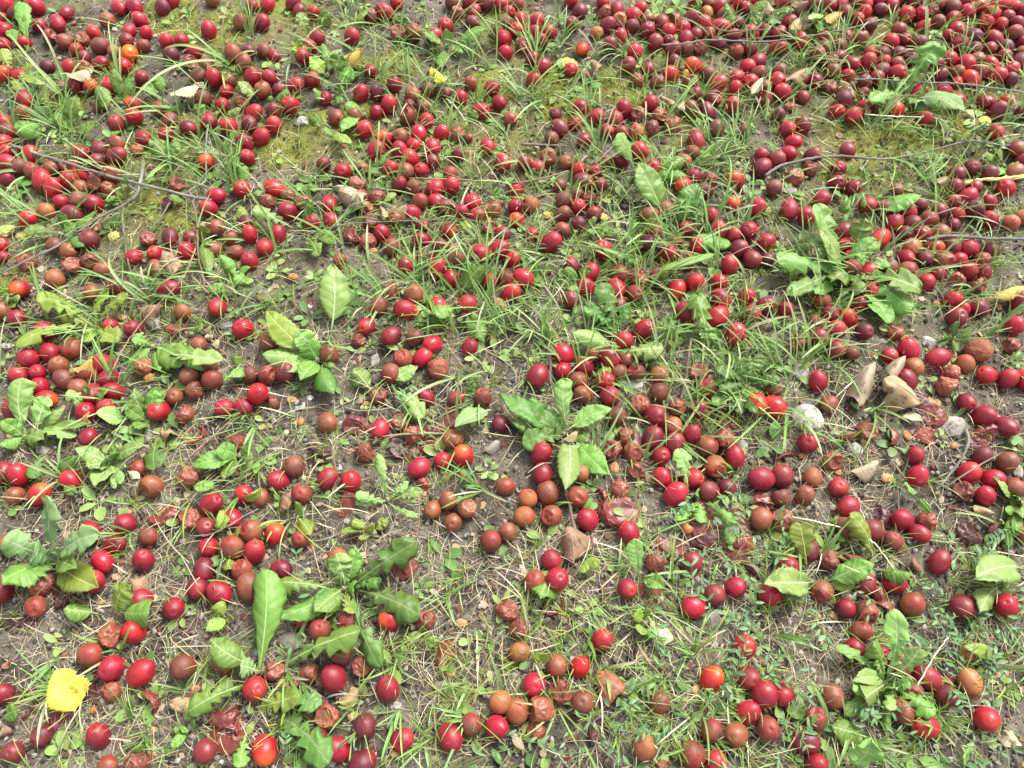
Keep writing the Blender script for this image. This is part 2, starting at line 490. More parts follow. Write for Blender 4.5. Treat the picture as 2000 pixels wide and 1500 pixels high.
# ---- the rooted plants.  colour key, base pixel, leaves "Kind tipx,tipy,width[,height mm[,basex,basey]]"; name ; label ; short phrase
PLANTS = [
 ("g",(57,98),"L40,4,27,45 R14,60,20,30","weed_plant","young weed with one tall blunt leaf beside crimson plums in the top corner","the tall blunt leaf in the top corner"),
 ("y",(32,145),"D4,95,32,30 D62,132,28,30 D86,165,30,35 D3,138,30,25 D48,182,30,25 D30,95,26,40","feathery_weed","yellowish feathery weed with many cut lobes beside scarlet plums","the feathery yellowish weed"),
 ("g",(146,262),"O150,186,38,50 O28,243,36,35,95,268 O196,243,27,30 O105,222,26,20","weed_plant","weed with one upright pointed oval leaf and broad flat leaf near the left edge","the upright pointed oval leaf"),
 ("g",(240,206),"O222,134,22,55 O262,152,24,40 O188,168,31,40,214,224 O226,186,18,20","weed_plant","weed with a narrow upright leaf between two scarlet plums","the weed by the scarlet pair"),
 ("g",(322,186),"O305,146,22,38 O274,172,26,30","weed_plant","two leaved weed on moss beside a drying yellow tan leaf","the two leaved weed on the moss"),
 ("p",(335,316),"O293,272,32,35 O343,272,25,42 L284,352,12,40 L372,285,12,45","weed_plant","pale toothed weed under the lone grey twig, on moss","the pale weed on the mossy bank"),
 ("g",(478,366),"O470,317,24,35 O448,372,16,15","weed_plant","small upright weed between the stacked crimson pair and a red plum","the small weed by the crimson pair"),
 ("p",(505,196),"O465,160,31,40","weed_plant","single pale oval leaf just above the plum heap at the mossy slope","the single pale oval leaf"),
 ("g",(402,232),"O381,204,26,35 O428,219,25,30","weed_plant","weed of two toothed leaves spreading over crimson plums","the two toothed leaves over crimson plums"),
 ("g",(440,226),"O471,213,18,30","weed_seedling","one small toothed leaf beside a brown plum and long grass","the one small toothed leaf"),
 ("g",(607,78),"D585,24,26,50 O582,80,16,18","weed_plant","wavy narrow leaf standing against two crimson plums","the wavy narrow leaf"),
 ("g",(624,62),"O641,24,30,40 O618,58,26,25","weed_plant","round toothed leaf pair beside a large red plum near the top","the round toothed pair near the top"),
 ("g",(690,48),"O722,18,31,40","weed_plant","broad toothed leaf growing out of a grass tuft near the top","the broad leaf in the top grass tuft"),
 ("y",(598,122),"O570,81,27,45 O600,84,16,30","weed_plant","bright yellow green leaf curling over a red plum","the bright yellow green leaf"),
 ("g",(640,150),"O604,111,32,40 O666,103,38,45,652,148 O684,128,31,25,664,168 O668,96,20,20 O630,85,18,20","weed_rosette","rosette of four broad toothed leaves beside a tipped yellow orange leaf","the four leaved rosette by the orange leaf"),
 ("g",(640,198),"O612,174,26,38 R665,171,18,30,661,192 R664,200,16,20,655,186","weed_plant","toothed leaf laid over a scarlet plum with two round leaflets","the toothed leaf over a scarlet plum"),
 ("g",(532,202),"O565,179,24,40 R524,190,14,20","weed_plant","blunt leaf above a bright crimson plum at the edge of the heap","the blunt leaf at the heap edge"),
 ("g",(712,228),"O673,204,29,38 O667,258,27,28 O700,214,22,20","weed_plant","dark toothed weed hugging a brown plum","the toothed weed by the round brown plum"),
 ("g",(662,276),"O688,282,23,30,650,262 O606,224,25,35,628,252 L632,250,10,30","weed_plant","weed of flat narrow leaves at the edge of the moss","the flat leaved weed at the moss edge"),
 ("g",(872,94),"O822,62,31,40 O870,57,18,55 O946,56,33,45,890,90 O865,134,25,30 O905,104,18,15","weed_rosette","rosette with two wide spread toothed leaves above a yellow leaf","the wide spread rosette"),
 ("p",(918,252),"R925,215,23,42","weed_seedling","single pale round leaf standing beside a crimson plum","the single pale round leaf"),
 ("p",(1292,38),"O1274,2,35,35 O1262,20,26,30","weed_plant","wide pale green leaf at the upper edge beside crimson plums","the wide pale leaf at the upper edge"),
 ("g",(1345,30),"D1372,4,34,40 O1318,14,20,30","weed_plant","lobed leaf at the upper edge above a dark plum","the lobed leaf at the upper edge"),
 ("g",(1440,58),"O1415,4,20,50 O1490,34,22,38,1456,56 O1500,3,24,40,1458,36","weed_plant","three smooth leaves spreading over brown plums near the top","the three smooth leaves near the top"),
 ("d",(1500,28),"O1552,20,19,35 O1502,46,22,25,1526,42","weed_plant","flat dark leaf lying on a brown dried leaf near the top","the flat dark leaf near the top"),
 ("g",(1768,192),"D1838,84,46,90 D1697,196,34,45 O1812,168,32,40 O1755,142,30,20 D1745,152,24,30","large_weed","large ragged weed with one tall pale leaf above a grey twig","the large ragged weed"),
 ("m",(1772,200),"O1886,220,46,40 O1838,224,34,25 O1806,200,26,30","weed_plant","mildewed grey green leaves spreading sideways from the large ragged weed","the mildewed grey leaf"),
 ("p",(1238,332),"L1204,264,34,75 O1258,338,18,30","weed_plant","tall pale blunt leaf rising among crimson plums at the centre top","the tall pale blunt leaf"),
 ("p",(1296,422),"O1246,318,52,60","weed_plant","biggest pale lance shaped leaf leaning over the crimson plums","the biggest pale lance leaf"),
 ("g",(1268,346),"O1340,312,30,30 O1346,346,24,20 O1282,372,18,15","weed_plant","flat weed with broad dull leaves beside the tall pale leaf","the flat weed with broad dull leaves"),
 ("d",(1322,438),"O1362,358,44,40 O1340,402,30,30","weed_plant","dark broad toothed leaves in the grass beside a dark plum","the dark broad toothed leaves"),
 ("p",(1142,440),"O1166,427,17,28 R1120,452,13,15","weed_seedling","small pale seedling leaf among crossing grass blades","the pale seedling in crossing grass"),
 ("g",(1176,464),"O1215,448,16,20 R1170,440,15,25 R1166,458,10,15","weed_seedling","three leaved seedling on bare soil above a crimson plum","the three leaved seedling"),
 ("g",(1136,562),"R1104,523,18,38 R1112,566,21,32 O1152,520,26,35 R1124,613,14,20,1130,590","weed_plant","weed of four round leaves over dark plums in the grass","the four round leaves"),
 ("d",(1200,655),"D1175,552,48,55 D1230,600,24,35 D1140,598,34,35 D1320,640,46,30,1250,650","dandelion_plant","dark dandelion with one broad upright lobed leaf in thick grass","the dark broad lobed dandelion"),
 ("p",(1206,692),"O1118,650,38,45 D1296,680,46,35 O1220,648,22,30 O1195,672,26,25 O1172,748,26,25,1190,710","dandelion_plant","pale dandelion spreading two wide leaves over a crimson plum","the pale spreading dandelion"),
 ("g",(1385,690),"D1358,572,42,50 D1392,640,40,35 D1400,668,34,25","dandelion_plant","dandelion with mid green lobed leaves hidden in long grass","the dandelion hidden in long grass"),
 ("d",(1462,752),"D1398,718,34,30 D1496,700,34,30 D1440,806,36,25 D1510,742,34,25 D1392,790,32,30 D1468,702,30,35 O1490,775,40,25","dandelion_rosette","low dark dandelion rosette in the grass above a scarlet plum","the low dark dandelion rosette"),
 ("g",(1642,535),"D1592,398,44,75 D1515,502,44,50 D1536,576,38,30 D1572,456,34,40 D1612,490,26,55 D1740,518,34,30","dandelion_rosette","large dandelion rosette with jagged leaves standing over red plums","the large jagged dandelion rosette"),
 ("p",(1650,530),"O1600,446,38,70 O1624,545,40,60 O1690,428,40,65,1668,482 D1716,470,30,55 O1705,462,28,60","dandelion_plant","palest yellow green dandelion leaves in the middle of the big rosette","the palest dandelion leaves"),
 ("g",(1660,540),"D1800,568,56,45 D1782,606,50,30 D1738,632,50,20 D1690,545,30,35","dandelion_plant","dandelion with three long jagged leaves reaching across orange red plums","the three long jagged leaves"),
 ("g",(1690,418),"O1800,382,40,45 O1650,382,28,50,1664,424 O1684,380,16,50","weed_plant","broad smooth bright green leaf lying over crimson plums","the broad smooth bright leaf"),
 ("d",(1858,664),"L1868,628,20,45 L1898,642,14,35 L1896,660,14,28 L1842,652,12,30 L1868,686,12,20 L1832,678,12,15","weed_plant","small dark weed of narrow strap leaves beside a pale stone","the dark strap leaved weed"),
 ("p",(645,655),"O648,515,54,55","weed_plant","solitary pale oval leaf on a long stalk over bare soil","the solitary pale stalked leaf"),
 ("p",(612,702),"O520,608,46,55 O552,626,32,40 O580,645,40,50,620,694 O512,692,44,35 O548,726,36,30","weed_rosette","pale broad leaved rosette at the edge of the bare soil patch","the pale broad leaved rosette"),
 ("g",(622,706),"O586,742,38,40 O650,676,34,30 O602,665,40,45 R654,716,12,15 O575,712,34,20","weed_rosette","bright green blunt leaves growing against the pale broad rosette","the bright blunt rosette"),
 ("d",(630,712),"O652,770,40,35","weed_plant","single dark green leaf pointing down over the soil","the single dark downward leaf"),
 ("p",(726,766),"O690,720,38,35 O816,716,32,30,762,746 D826,816,38,25,768,762","weed_plant","yellowish mottled weed over the squashed plums on the soil","the mottled yellowish weed"),
 ("g",(898,576),"O946,518,38,45","weed_plant","solitary oval leaf leaning away from scarlet plums","the solitary leaning oval leaf"),
 ("g",(892,596),"R853,618,34,35 R922,610,18,30,948,628 O946,668,36,20,906,612 R820,616,14,15,822,640 R820,632,13,12,822,640","weed_plant","weed with a round leaf laid against a crimson plum","the round leaf against a crimson plum"),
 ("y",(188,642),"D74,574,44,45 D120,606,40,35 D212,566,24,30 D248,572,22,38","dandelion_plant","yellowish dandelion with blurred jagged leaves over brown plums","the yellowish jagged dandelion"),
 ("y",(180,640),"D30,676,36,40 D170,668,34,25 D236,662,40,25","dandelion_plant","dandelion with one long tooth edged leaf lying flat over crimson plums","the long flat tooth edged leaf"),
 ("g",(300,680),"D258,660,32,30 D402,720,38,20 O312,725,26,20 O250,712,28,15 O362,712,60,30","weed_plant","dark lobed weed under the long red stem","the dark lobed weed"),
 ("p",(330,692),"D434,706,44,40","weed_plant","pale notched leaf resting on two brown plums","the pale notched leaf"),
 ("g",(378,656),"R400,632,30,35 O440,744,34,35,470,712 O462,690,20,25,468,715","weed_plant","round leaf weed beside a pile of pale dry petals","the round leaf weed by the petals"),
 ("g",(16,592),"R20,575,24,40 R4,560,18,35 R38,584,16,25 R26,600,17,18","clover_weed","round leaved weed on the edge beside an orange red plum","the round leaved weed at the edge"),
 ("d",(130,448),"O164,482,27,30 O118,414,21,35","weed_plant","dark smooth leaf tucked under a long grey branch","the dark leaf under the branch"),
 ("g",(120,460),"L46,452,22,35 O150,440,24,20 O190,412,28,15","weed_plant","long flat leaf lying above the forked branch","the long flat leaf by the branch"),
 ("g",(462,546),"O428,498,24,40 O456,532,28,35,486,556 O490,522,14,25 O440,568,26,20,405,562","weed_plant","weed of oval leaves beside long grass and a crimson plum","the oval leaved weed by long grass"),
 ("p",(54,850),"L44,738,44,65 L92,774,36,45,64,846","weed_plant","tall pale ragged leaf standing over a scarlet plum at the edge","the tall pale ragged leaf"),
 ("g",(50,856),"O0,822,30,45 O0,872,28,30 O86,858,30,30 O126,796,26,25 L178,826,22,25 D150,852,24,15","weed_rosette","rosette of long leaves by a grey stone at the edge","the rosette by the grey stone"),
 ("p",(186,792),"D128,768,28,40 D170,752,16,50 D208,760,24,45 D142,782,20,30","feathery_weed","small weed with scalloped light leaves over a crimson plum","the scalloped light weed"),
 ("p",(256,818),"O187,806,40,45","weed_plant","flat toothed leaf between two red plums","the flat toothed leaf"),
 ("g",(290,826),"O306,756,36,45 O244,792,28,35 O264,838,30,30 O252,848,26,20 O262,758,28,40","weed_rosette","clump of mid green blunt leaves beside a red brown plum","the clump beside the red brown plum"),
 ("p",(220,906),"O146,876,30,40 O208,895,40,45 O168,912,38,40 O280,870,28,45 O236,866,34,35 O184,950,40,30 O244,912,24,30 R224,955,12,20 R238,945,18,20","weed_rosette","bright rosette of rounded leaves beside a brown plum pair","the bright rounded rosette"),
 ("d",(146,922),"O120,898,40,25 D60,935,30,25,90,890 O130,942,22,20,148,972","weed_plant","dark leaved weed next to a half covered red plum","the dark weed by the half covered plum"),
 ("d",(312,850),"D302,918,42,30 O330,838,30,20","weed_plant","dull dark lobed leaf over dry straw","the dull dark lobed leaf"),
 ("g",(470,892),"O420,880,36,40 O376,910,36,25 O438,938,32,25 O496,860,26,35 O492,896,34,30 R380,955,22,35,440,938","weed_plant","spreading weed above a big crimson plum beside a rotten one","the spreading weed by the rotten plum"),
 ("y",(500,988),"R488,965,34,45 R425,1012,34,45,460,1024 R466,1042,24,30,452,1048 O442,1114,30,25,450,1088","clover_weed","round yellow green leaves resting on crimson plums","the round yellow green leaves"),
 ("m",(112,1096),"D96,972,58,120 D8,1052,52,80 D196,1042,50,90 D64,1080,50,60","large_weed","large pale blurred weed reaching toward the viewer at the edge","the large pale blurred weed"),
 ("g",(114,1100),"O4,1140,64,60 O194,1148,58,50 D60,1120,50,40 O150,1110,40,60","large_weed","big broad leaves low under the large pale weed","the big broad low leaves"),
 ("g",(190,1196),"O124,1190,36,35 R290,1196,52,45,226,1188","weed_plant","smooth leaf pair above a glowing orange plum","the smooth pair above the orange plum"),
 ("y",(214,1210),"O256,1142,46,55,226,1200","weed_plant","pale yellow green notched leaf beside a red plum","the yellow green notched leaf"),
 ("d",(678,1152),"D814,1058,54,55 D656,1082,46,50 D820,1202,62,40,694,1152 D742,1304,44,30,690,1160","dandelion_rosette","large dark dandelion rosette with long glossy toothed leaves","the large dark dandelion rosette"),
 ("g",(672,1150),"O694,1066,34,45 O614,1196,48,45 O540,1206,42,35 D545,1138,40,30,640,1150 O672,1112,30,30 R690,1150,30,30","dandelion_plant","green leaves lying at the foot of the dark dandelion rosette","the green leaves of the dark dandelion"),
 ("g",(560,1298),"D704,1232,56,55","dandelion_plant","long serrated leaf reaching across brown plums","the long serrated leaf"),
 ("m",(506,1312),"L520,1112,54,48 D470,1300,40,40","dandelion_plant","tall broad grey green leaf with a pale midrib","the tall broad grey green leaf"),
 ("g",(500,1300),"O412,1248,48,40","weed_plant","leaf half covering a small brown plum","the leaf half covering a brown plum"),
 ("g",(488,1336),"D368,1390,46,40","dandelion_plant","long bent leaf lying over dark rotten plums","the long bent leaf"),
 ("d",(498,1382),"D584,1356,46,40 D626,1378,44,30,560,1350","dandelion_plant","dark leaves over a bright red plum low in the scene","the dark leaves over the bright plum"),
 ("d",(548,1398),"D642,1492,60,40 D585,1420,50,25","dandelion_plant","dark toothed leaf running off the lower edge","the dark toothed leaf at the lower edge"),
 ("g",(482,1430),"D468,1500,32,40","weed_plant","yellowish jagged leaf beside a squashed purple plum","the jagged leaf by the squashed plum"),
 ("d",(1100,850),"O976,768,44,35 D1030,782,44,30 O1000,826,46,35 D1020,866,52,25 O1060,800,40,30 O1085,836,40,20","weed_rosette","dark lush clump of rounded leaves around a woody stem","the dark lush clump"),
 ("p",(1104,842),"L1102,738,32,70 O1196,798,40,45 O1104,956,46,45","dandelion_plant","three pale leaves spreading from a woody stem like a star","the three pale star leaves"),
 ("g",(1120,852),"O1190,928,50,30 O1150,862,30,20","dandelion_plant","broad mid green leaf beside shrivelled plums","the broad leaf by the shrivelled plums"),
 ("m",(960,798),"O888,834,42,45","weed_plant","faded grey leaf lying on a collapsed red plum","the faded grey leaf"),
 ("p",(1342,964),"D1324,876,34,50","dandelion_plant","single pale jagged leaf between crimson plums","the single pale jagged leaf"),
 ("g",(1366,976),"D1432,1026,26,30 D1370,1022,28,25 D1318,1016,22,25 D1430,1062,22,20,1412,1028 R1358,962,18,30","dandelion_plant","small dandelion with narrow lobed leaves over squashed maroon plums","the small narrow lobed dandelion"),
 ("p",(1246,1128),"L1238,1052,30,55","weed_plant","pale upright leaf under a crimson plum","the pale upright leaf under a plum"),
 ("y",(1120,1116),"R1172,1098,22,30 R1150,1108,16,25","clover_weed","folded yellow green leaf beside a crimson plum","the folded yellow green leaf"),
 ("g",(1082,1112),"O1056,1168,52,40 O1040,1160,24,20","weed_plant","blunt leaf between two red plums on bare soil","the blunt leaf between two red plums"),
 ("g",(1248,1132),"O1298,1150,32,40","weed_plant","smooth oval leaf over a squashed plum","the smooth leaf over a squashed plum"),
 ("y",(1258,1218),"R1240,1196,25,35 R1264,1188,18,30 R1251,1238,24,25 R1280,1244,24,20","weed_seedling","two pairs of round yellow green seedling leaves on soil","the round seedling leaves on soil"),
 ("y",(1056,1302),"R1048,1276,18,35 R1066,1276,16,35 R1057,1326,14,25","weed_seedling","pale twin seed leaves standing next to a brown plum","the pale twin seed leaves"),
 ("y",(1704,1090),"L1660,1004,38,50","weed_plant","smooth yellow green lance leaf with a thin stem","the yellow green lance leaf"),
 ("y",(1578,1106),"L1560,1018,42,45","weed_plant","green leaf browning at its lower end","the browning green leaf"),
 ("p",(1588,1140),"O1492,1140,56,50","weed_plant","pale veined leaf resting on a crimson plum","the pale veined leaf"),
 ("g",(1610,1142),"O1708,1102,46,50 O1670,1142,32,30","weed_plant","pair of broad bright leaves above a dark plum","the pair of broad bright leaves"),
 ("g",(1710,1116),"O1784,1124,34,45","weed_plant","bright blunt leaf capping a crimson plum","the bright leaf capping a plum"),
 ("g",(1792,966),"R1768,948,24,40 R1812,982,28,30,1790,1000","weed_seedling","two round leaflets on thin stalks beside a crimson plum","the two round leaflets"),
 ("p",(1998,1112),"O1904,1128,60,60","weed_plant","broad pale leaf entering from the side edge","the broad pale leaf at the side edge"),
 ("g",(1946,1150),"O1914,1196,36,40","weed_plant","small dark oval leaf hanging beside a crimson plum","the small oval leaf at the side"),
 ("g",(1990,985),"O1940,930,18,30 O1992,976,30,35 O1996,1012,32,30 R1966,1000,18,25 R1984,1046,18,20 R1970,1068,18,15","weed_plant","weed of scalloped leaves at the side edge below dark plums","the scalloped weed at the side edge"),
 ("p",(1726,1336),"D1746,1190,44,80 D1706,1256,40,60 D1796,1266,40,70 O1664,1330,30,40 D1690,1362,46,50","dandelion_rosette","pale dandelion with tall jagged leaves over dark plums low in the scene","the pale tall dandelion low in the scene"),
 ("g",(1730,1342),"D1826,1396,42,40 O1788,1422,22,20 O1750,1345,40,40 D1630,1262,24,30 L1732,1428,16,15 D1650,1395,34,20","dandelion_plant","green leaves spreading from the foot of the pale tall dandelion","the low leaves of the pale dandelion"),
 ("p",(1662,1502),"O1702,1444,60,60","weed_plant","large pale wavy leaf at the lower edge","the large pale wavy leaf"),
 ("g",(1692,1442),"O1624,1418,56,20","weed_plant","dull broad leaf half hidden by trailing stems","the dull broad half hidden leaf"),
 ("p",(1880,1502),"O1878,1456,34,50","weed_plant","pale leaf with a dark speck near the lower corner","the pale specked leaf"),
 ("d",(1564,1346),"D1548,1402,44,15","weed_plant","dark leaf under the grass beside a maroon plum","the dark leaf beside the maroon plum"),
 ("p",(758,978),"D738,888,22,40 D694,966,24,30 D826,960,24,35 D818,1010,16,25 D798,942,18,30 D690,980,16,15","dandelion_plant","small star shaped light green dandelion on bare soil","the star shaped dandelion"),
 ("y",(730,1042),"R688,1018,20,30 R722,1026,22,30 O760,1012,22,20 L664,1040,10,20 L700,1052,10,20","weed_plant","spindly weed with round leaflets above a dark dandelion","the spindly weed"),
 ("y",(580,1012),"O586,984,26,35 O606,1046,30,30","weed_plant","yellow green pair of leaves on a grass clump","the yellow green pair on the grass clump"),
 ("g",(1956,328),"R1926,300,22,35 R1950,294,20,40 R1990,320,22,25 O1944,346,26,20 R1966,346,16,15","clover_weed","round leaved clump beside dark plums at the side edge","the round leaved clump at the side"),
 ("g",(1046,352),"R1026,340,12,30 R1040,330,13,30 R1049,336,11,25","weed_seedling","tiny three leaved sprig in front of a crimson plum","the tiny three leaved sprig"),
 ("p",(568,444),"D494,408,34,45","dandelion_plant","pale wavy leaf above a pair of scarlet plums","the pale wavy leaf"),
 ("g",(590,440),"D606,392,32,50 D580,440,20,20","dandelion_plant","upright toothed leaf between three crimson plums","the upright toothed leaf"),
 ("g",(610,456),"O656,478,26,30 D622,500,30,20,590,462 O655,466,20,20","weed_plant","flat leaf pair beside a maroon wrinkled plum","the flat leaf pair on grey soil"),
 ("y",(488,440),"O498,424,22,35 O470,402,22,25","weed_plant","curled yellowing leaf above a crimson plum","the curled yellowing leaf"),
 ("g",(400,470),"D412,480,26,30 O396,440,26,35 O410,540,26,20","weed_plant","small crinkled weed beneath a brown plum","the small crinkled weed"),
 ("g",(1610,32),"O1578,38,18,40 O1602,62,34,25 D1630,58,26,20","weed_plant","weed with soft lobed leaves under brown dry leaves near the top","the soft lobed weed near the top"),
 ("g",(1440,490),"O1352,470,40,25 O1300,530,20,45,1300,555 R1288,528,18,40","weed_plant","dark arrow leaf in deep grass by a scarlet plum","the dark arrow leaf in deep grass"),
 ("y",(450,1212),"R418,1182,26,30 O402,1232,26,25 R452,1202,16,20","weed_plant","small yellow green leaves on straw between red plums","the small leaves on the straw"),
 ("g",(250,1400),"O262,1358,16,40 O248,1380,18,30 R316,1360,22,35,326,1358","weed_seedling","pointed seedling beside a burst plum by the big yellow leaf","the pointed seedling"),
 ("g",(10,1400),"O36,1388,36,30","weed_plant","dark toothed leaf at the left edge above a maroon plum","the dark leaf at the left edge"),
 ("g",(286,1470),"R268,1458,22,30 R292,1462,22,25 R274,1478,20,20 R284,1440,14,30","clover_weed","clover like clump of round leaves near the lower left edge","the clover like clump"),
 ("g",(375,1420),"R366,1390,18,35 R355,1428,18,25 R336,1460,20,25 R340,1425,18,20 R380,1408,14,30","clover_weed","chickweed with small round leaves beside a squashed purple plum","the chickweed by the squashed plum"),
 ("y",(1960,1290),"O1880,1262,26,25 R1972,1275,20,30","weed_plant","yellow green trailing weed on grass near the side edge","the yellow green trailing weed"),
]

DIRT = 0.006
def build_plants():
    groups = {"dandelion_rosette": "dandelions growing among the plums", "dandelion_plant": "dandelions growing among the plums",
              "weed_seedling": "seedlings among the plums", "clover_weed": "round leaved weeds among the plums"}
    cats = {"dandelion_rosette": "dandelion", "dandelion_plant": "dandelion", "weed_seedling": "seedling"}
    for n, (key, (bx, by), leaves, name, label, lm) in enumerate(PLANTS):
        base = at(bx, by, 0.002)
        root = bpy.data.objects.new(name, None)
        root.empty_display_size = 0.02
        COL.objects.link(root)
        root.location = base
        tag(root, label, cats.get(name, "weed"), groups.get(name, "broad leaved weeds among the plums"))
        us, vs = [], []
        toks = leaves.split()
        if name == "dandelion_rosette":                       # smaller leaves of the rosette, close to the crown
            toks += [f"D{bx + rr3 * math.cos(a3):.0f},{by + rr3 * 0.8 * math.sin(a3):.0f},26,40" for a3, rr3 in ((0.5 + n, 62), (2.1 + n, 70), (3.7 + n, 58), (5.2 + n, 66))]
        if len(toks) >= 3:
            Vc = ICO3[0] * (1 + 0.3 * fbm(ICO3[0] * 3 + n, 300, 2))[:, None] * np.array([0.0045, 0.0045, 0.006])
            link("stem_base", mesh_np("stem_base", Vc + np.array([0, 0, 0.003]), ICO3[1]), RIBM['d'], root)
        for k, tok in enumerate(toks):
            kind, rest = tok[0], [float(q) for q in tok[1:].split(",")]
            tx, ty, w = rest[:3]
            hgt = rest[3] if len(rest) > 3 else 30
            lx, ly = (rest[4], rest[5]) if len(rest) > 5 else (bx + random.uniform(-3, 3), by + random.uniform(-3, 3))
            P0 = at(lx, ly, 0.004 if len(rest) <= 5 else 0.010)
            P1 = at(tx, ty, hgt * 0.0008)
            W = w * scale_at(tx, ty) * (1.18 if kind == 'D' else 1.08)
            me, rib = leaf_mesh("leaf", P0, P1, W, kind, origin=base, seed=n * 31 + k, fold=random.uniform(0.05, 0.35),
                           ripple=random.uniform(0.10, 0.28), curl=random.uniform(0.0, 0.5))
            kk = key if random.random() < 0.85 else random.choice("gpy")
            o = link("leaf", me, LEAFM[kk], root)
            solid(o)
            if w >= 28 and kind != 'R':
                link("midrib", rib_mesh(rib, W), RIBM.get(kk, RIBM['g']), o)
            us.append(tx); vs.append(ty)
        LAND.append((float(np.mean(us + [bx])), float(np.mean(vs + [by])), lm))

build_plants()

# ------------------------------------------------------------------ dry leaves
def mat_dry(name, dark, light, gloss=0.6):
    m = mat_leaf(name, dark, light, tuple(min(1, c * 0.75) for c in light), gloss=gloss, transl=0.15, blemish=0.85, blem_col=tuple(c * 0.4 for c in dark), vb=0.12, bt=0.57)
    return m
DRYM = {
    'Y': mat_dry("yellow_birch_leaf", (0.60, 0.42, 0.03), (0.72, 0.56, 0.08)),
    'T': mat_dry("tan_leaf", (0.24, 0.145, 0.075), (0.38, 0.26, 0.15)),
    'W': mat_dry("pale_leaf", (0.36, 0.29, 0.17), (0.52, 0.44, 0.29)),
    'B': mat_dry("brown_leaf", (0.17, 0.085, 0.04), (0.27, 0.15, 0.075)),
    'O': mat_dry("orange_leaf", (0.46, 0.22, 0.05), (0.58, 0.34, 0.09)),
    'R': mat_dry("rust_leaf", (0.24, 0.07, 0.035), (0.33, 0.12, 0.06)),
    'G': mat_dry("grey_leaf", (0.24, 0.20, 0.16), (0.33, 0.29, 0.25)),
}
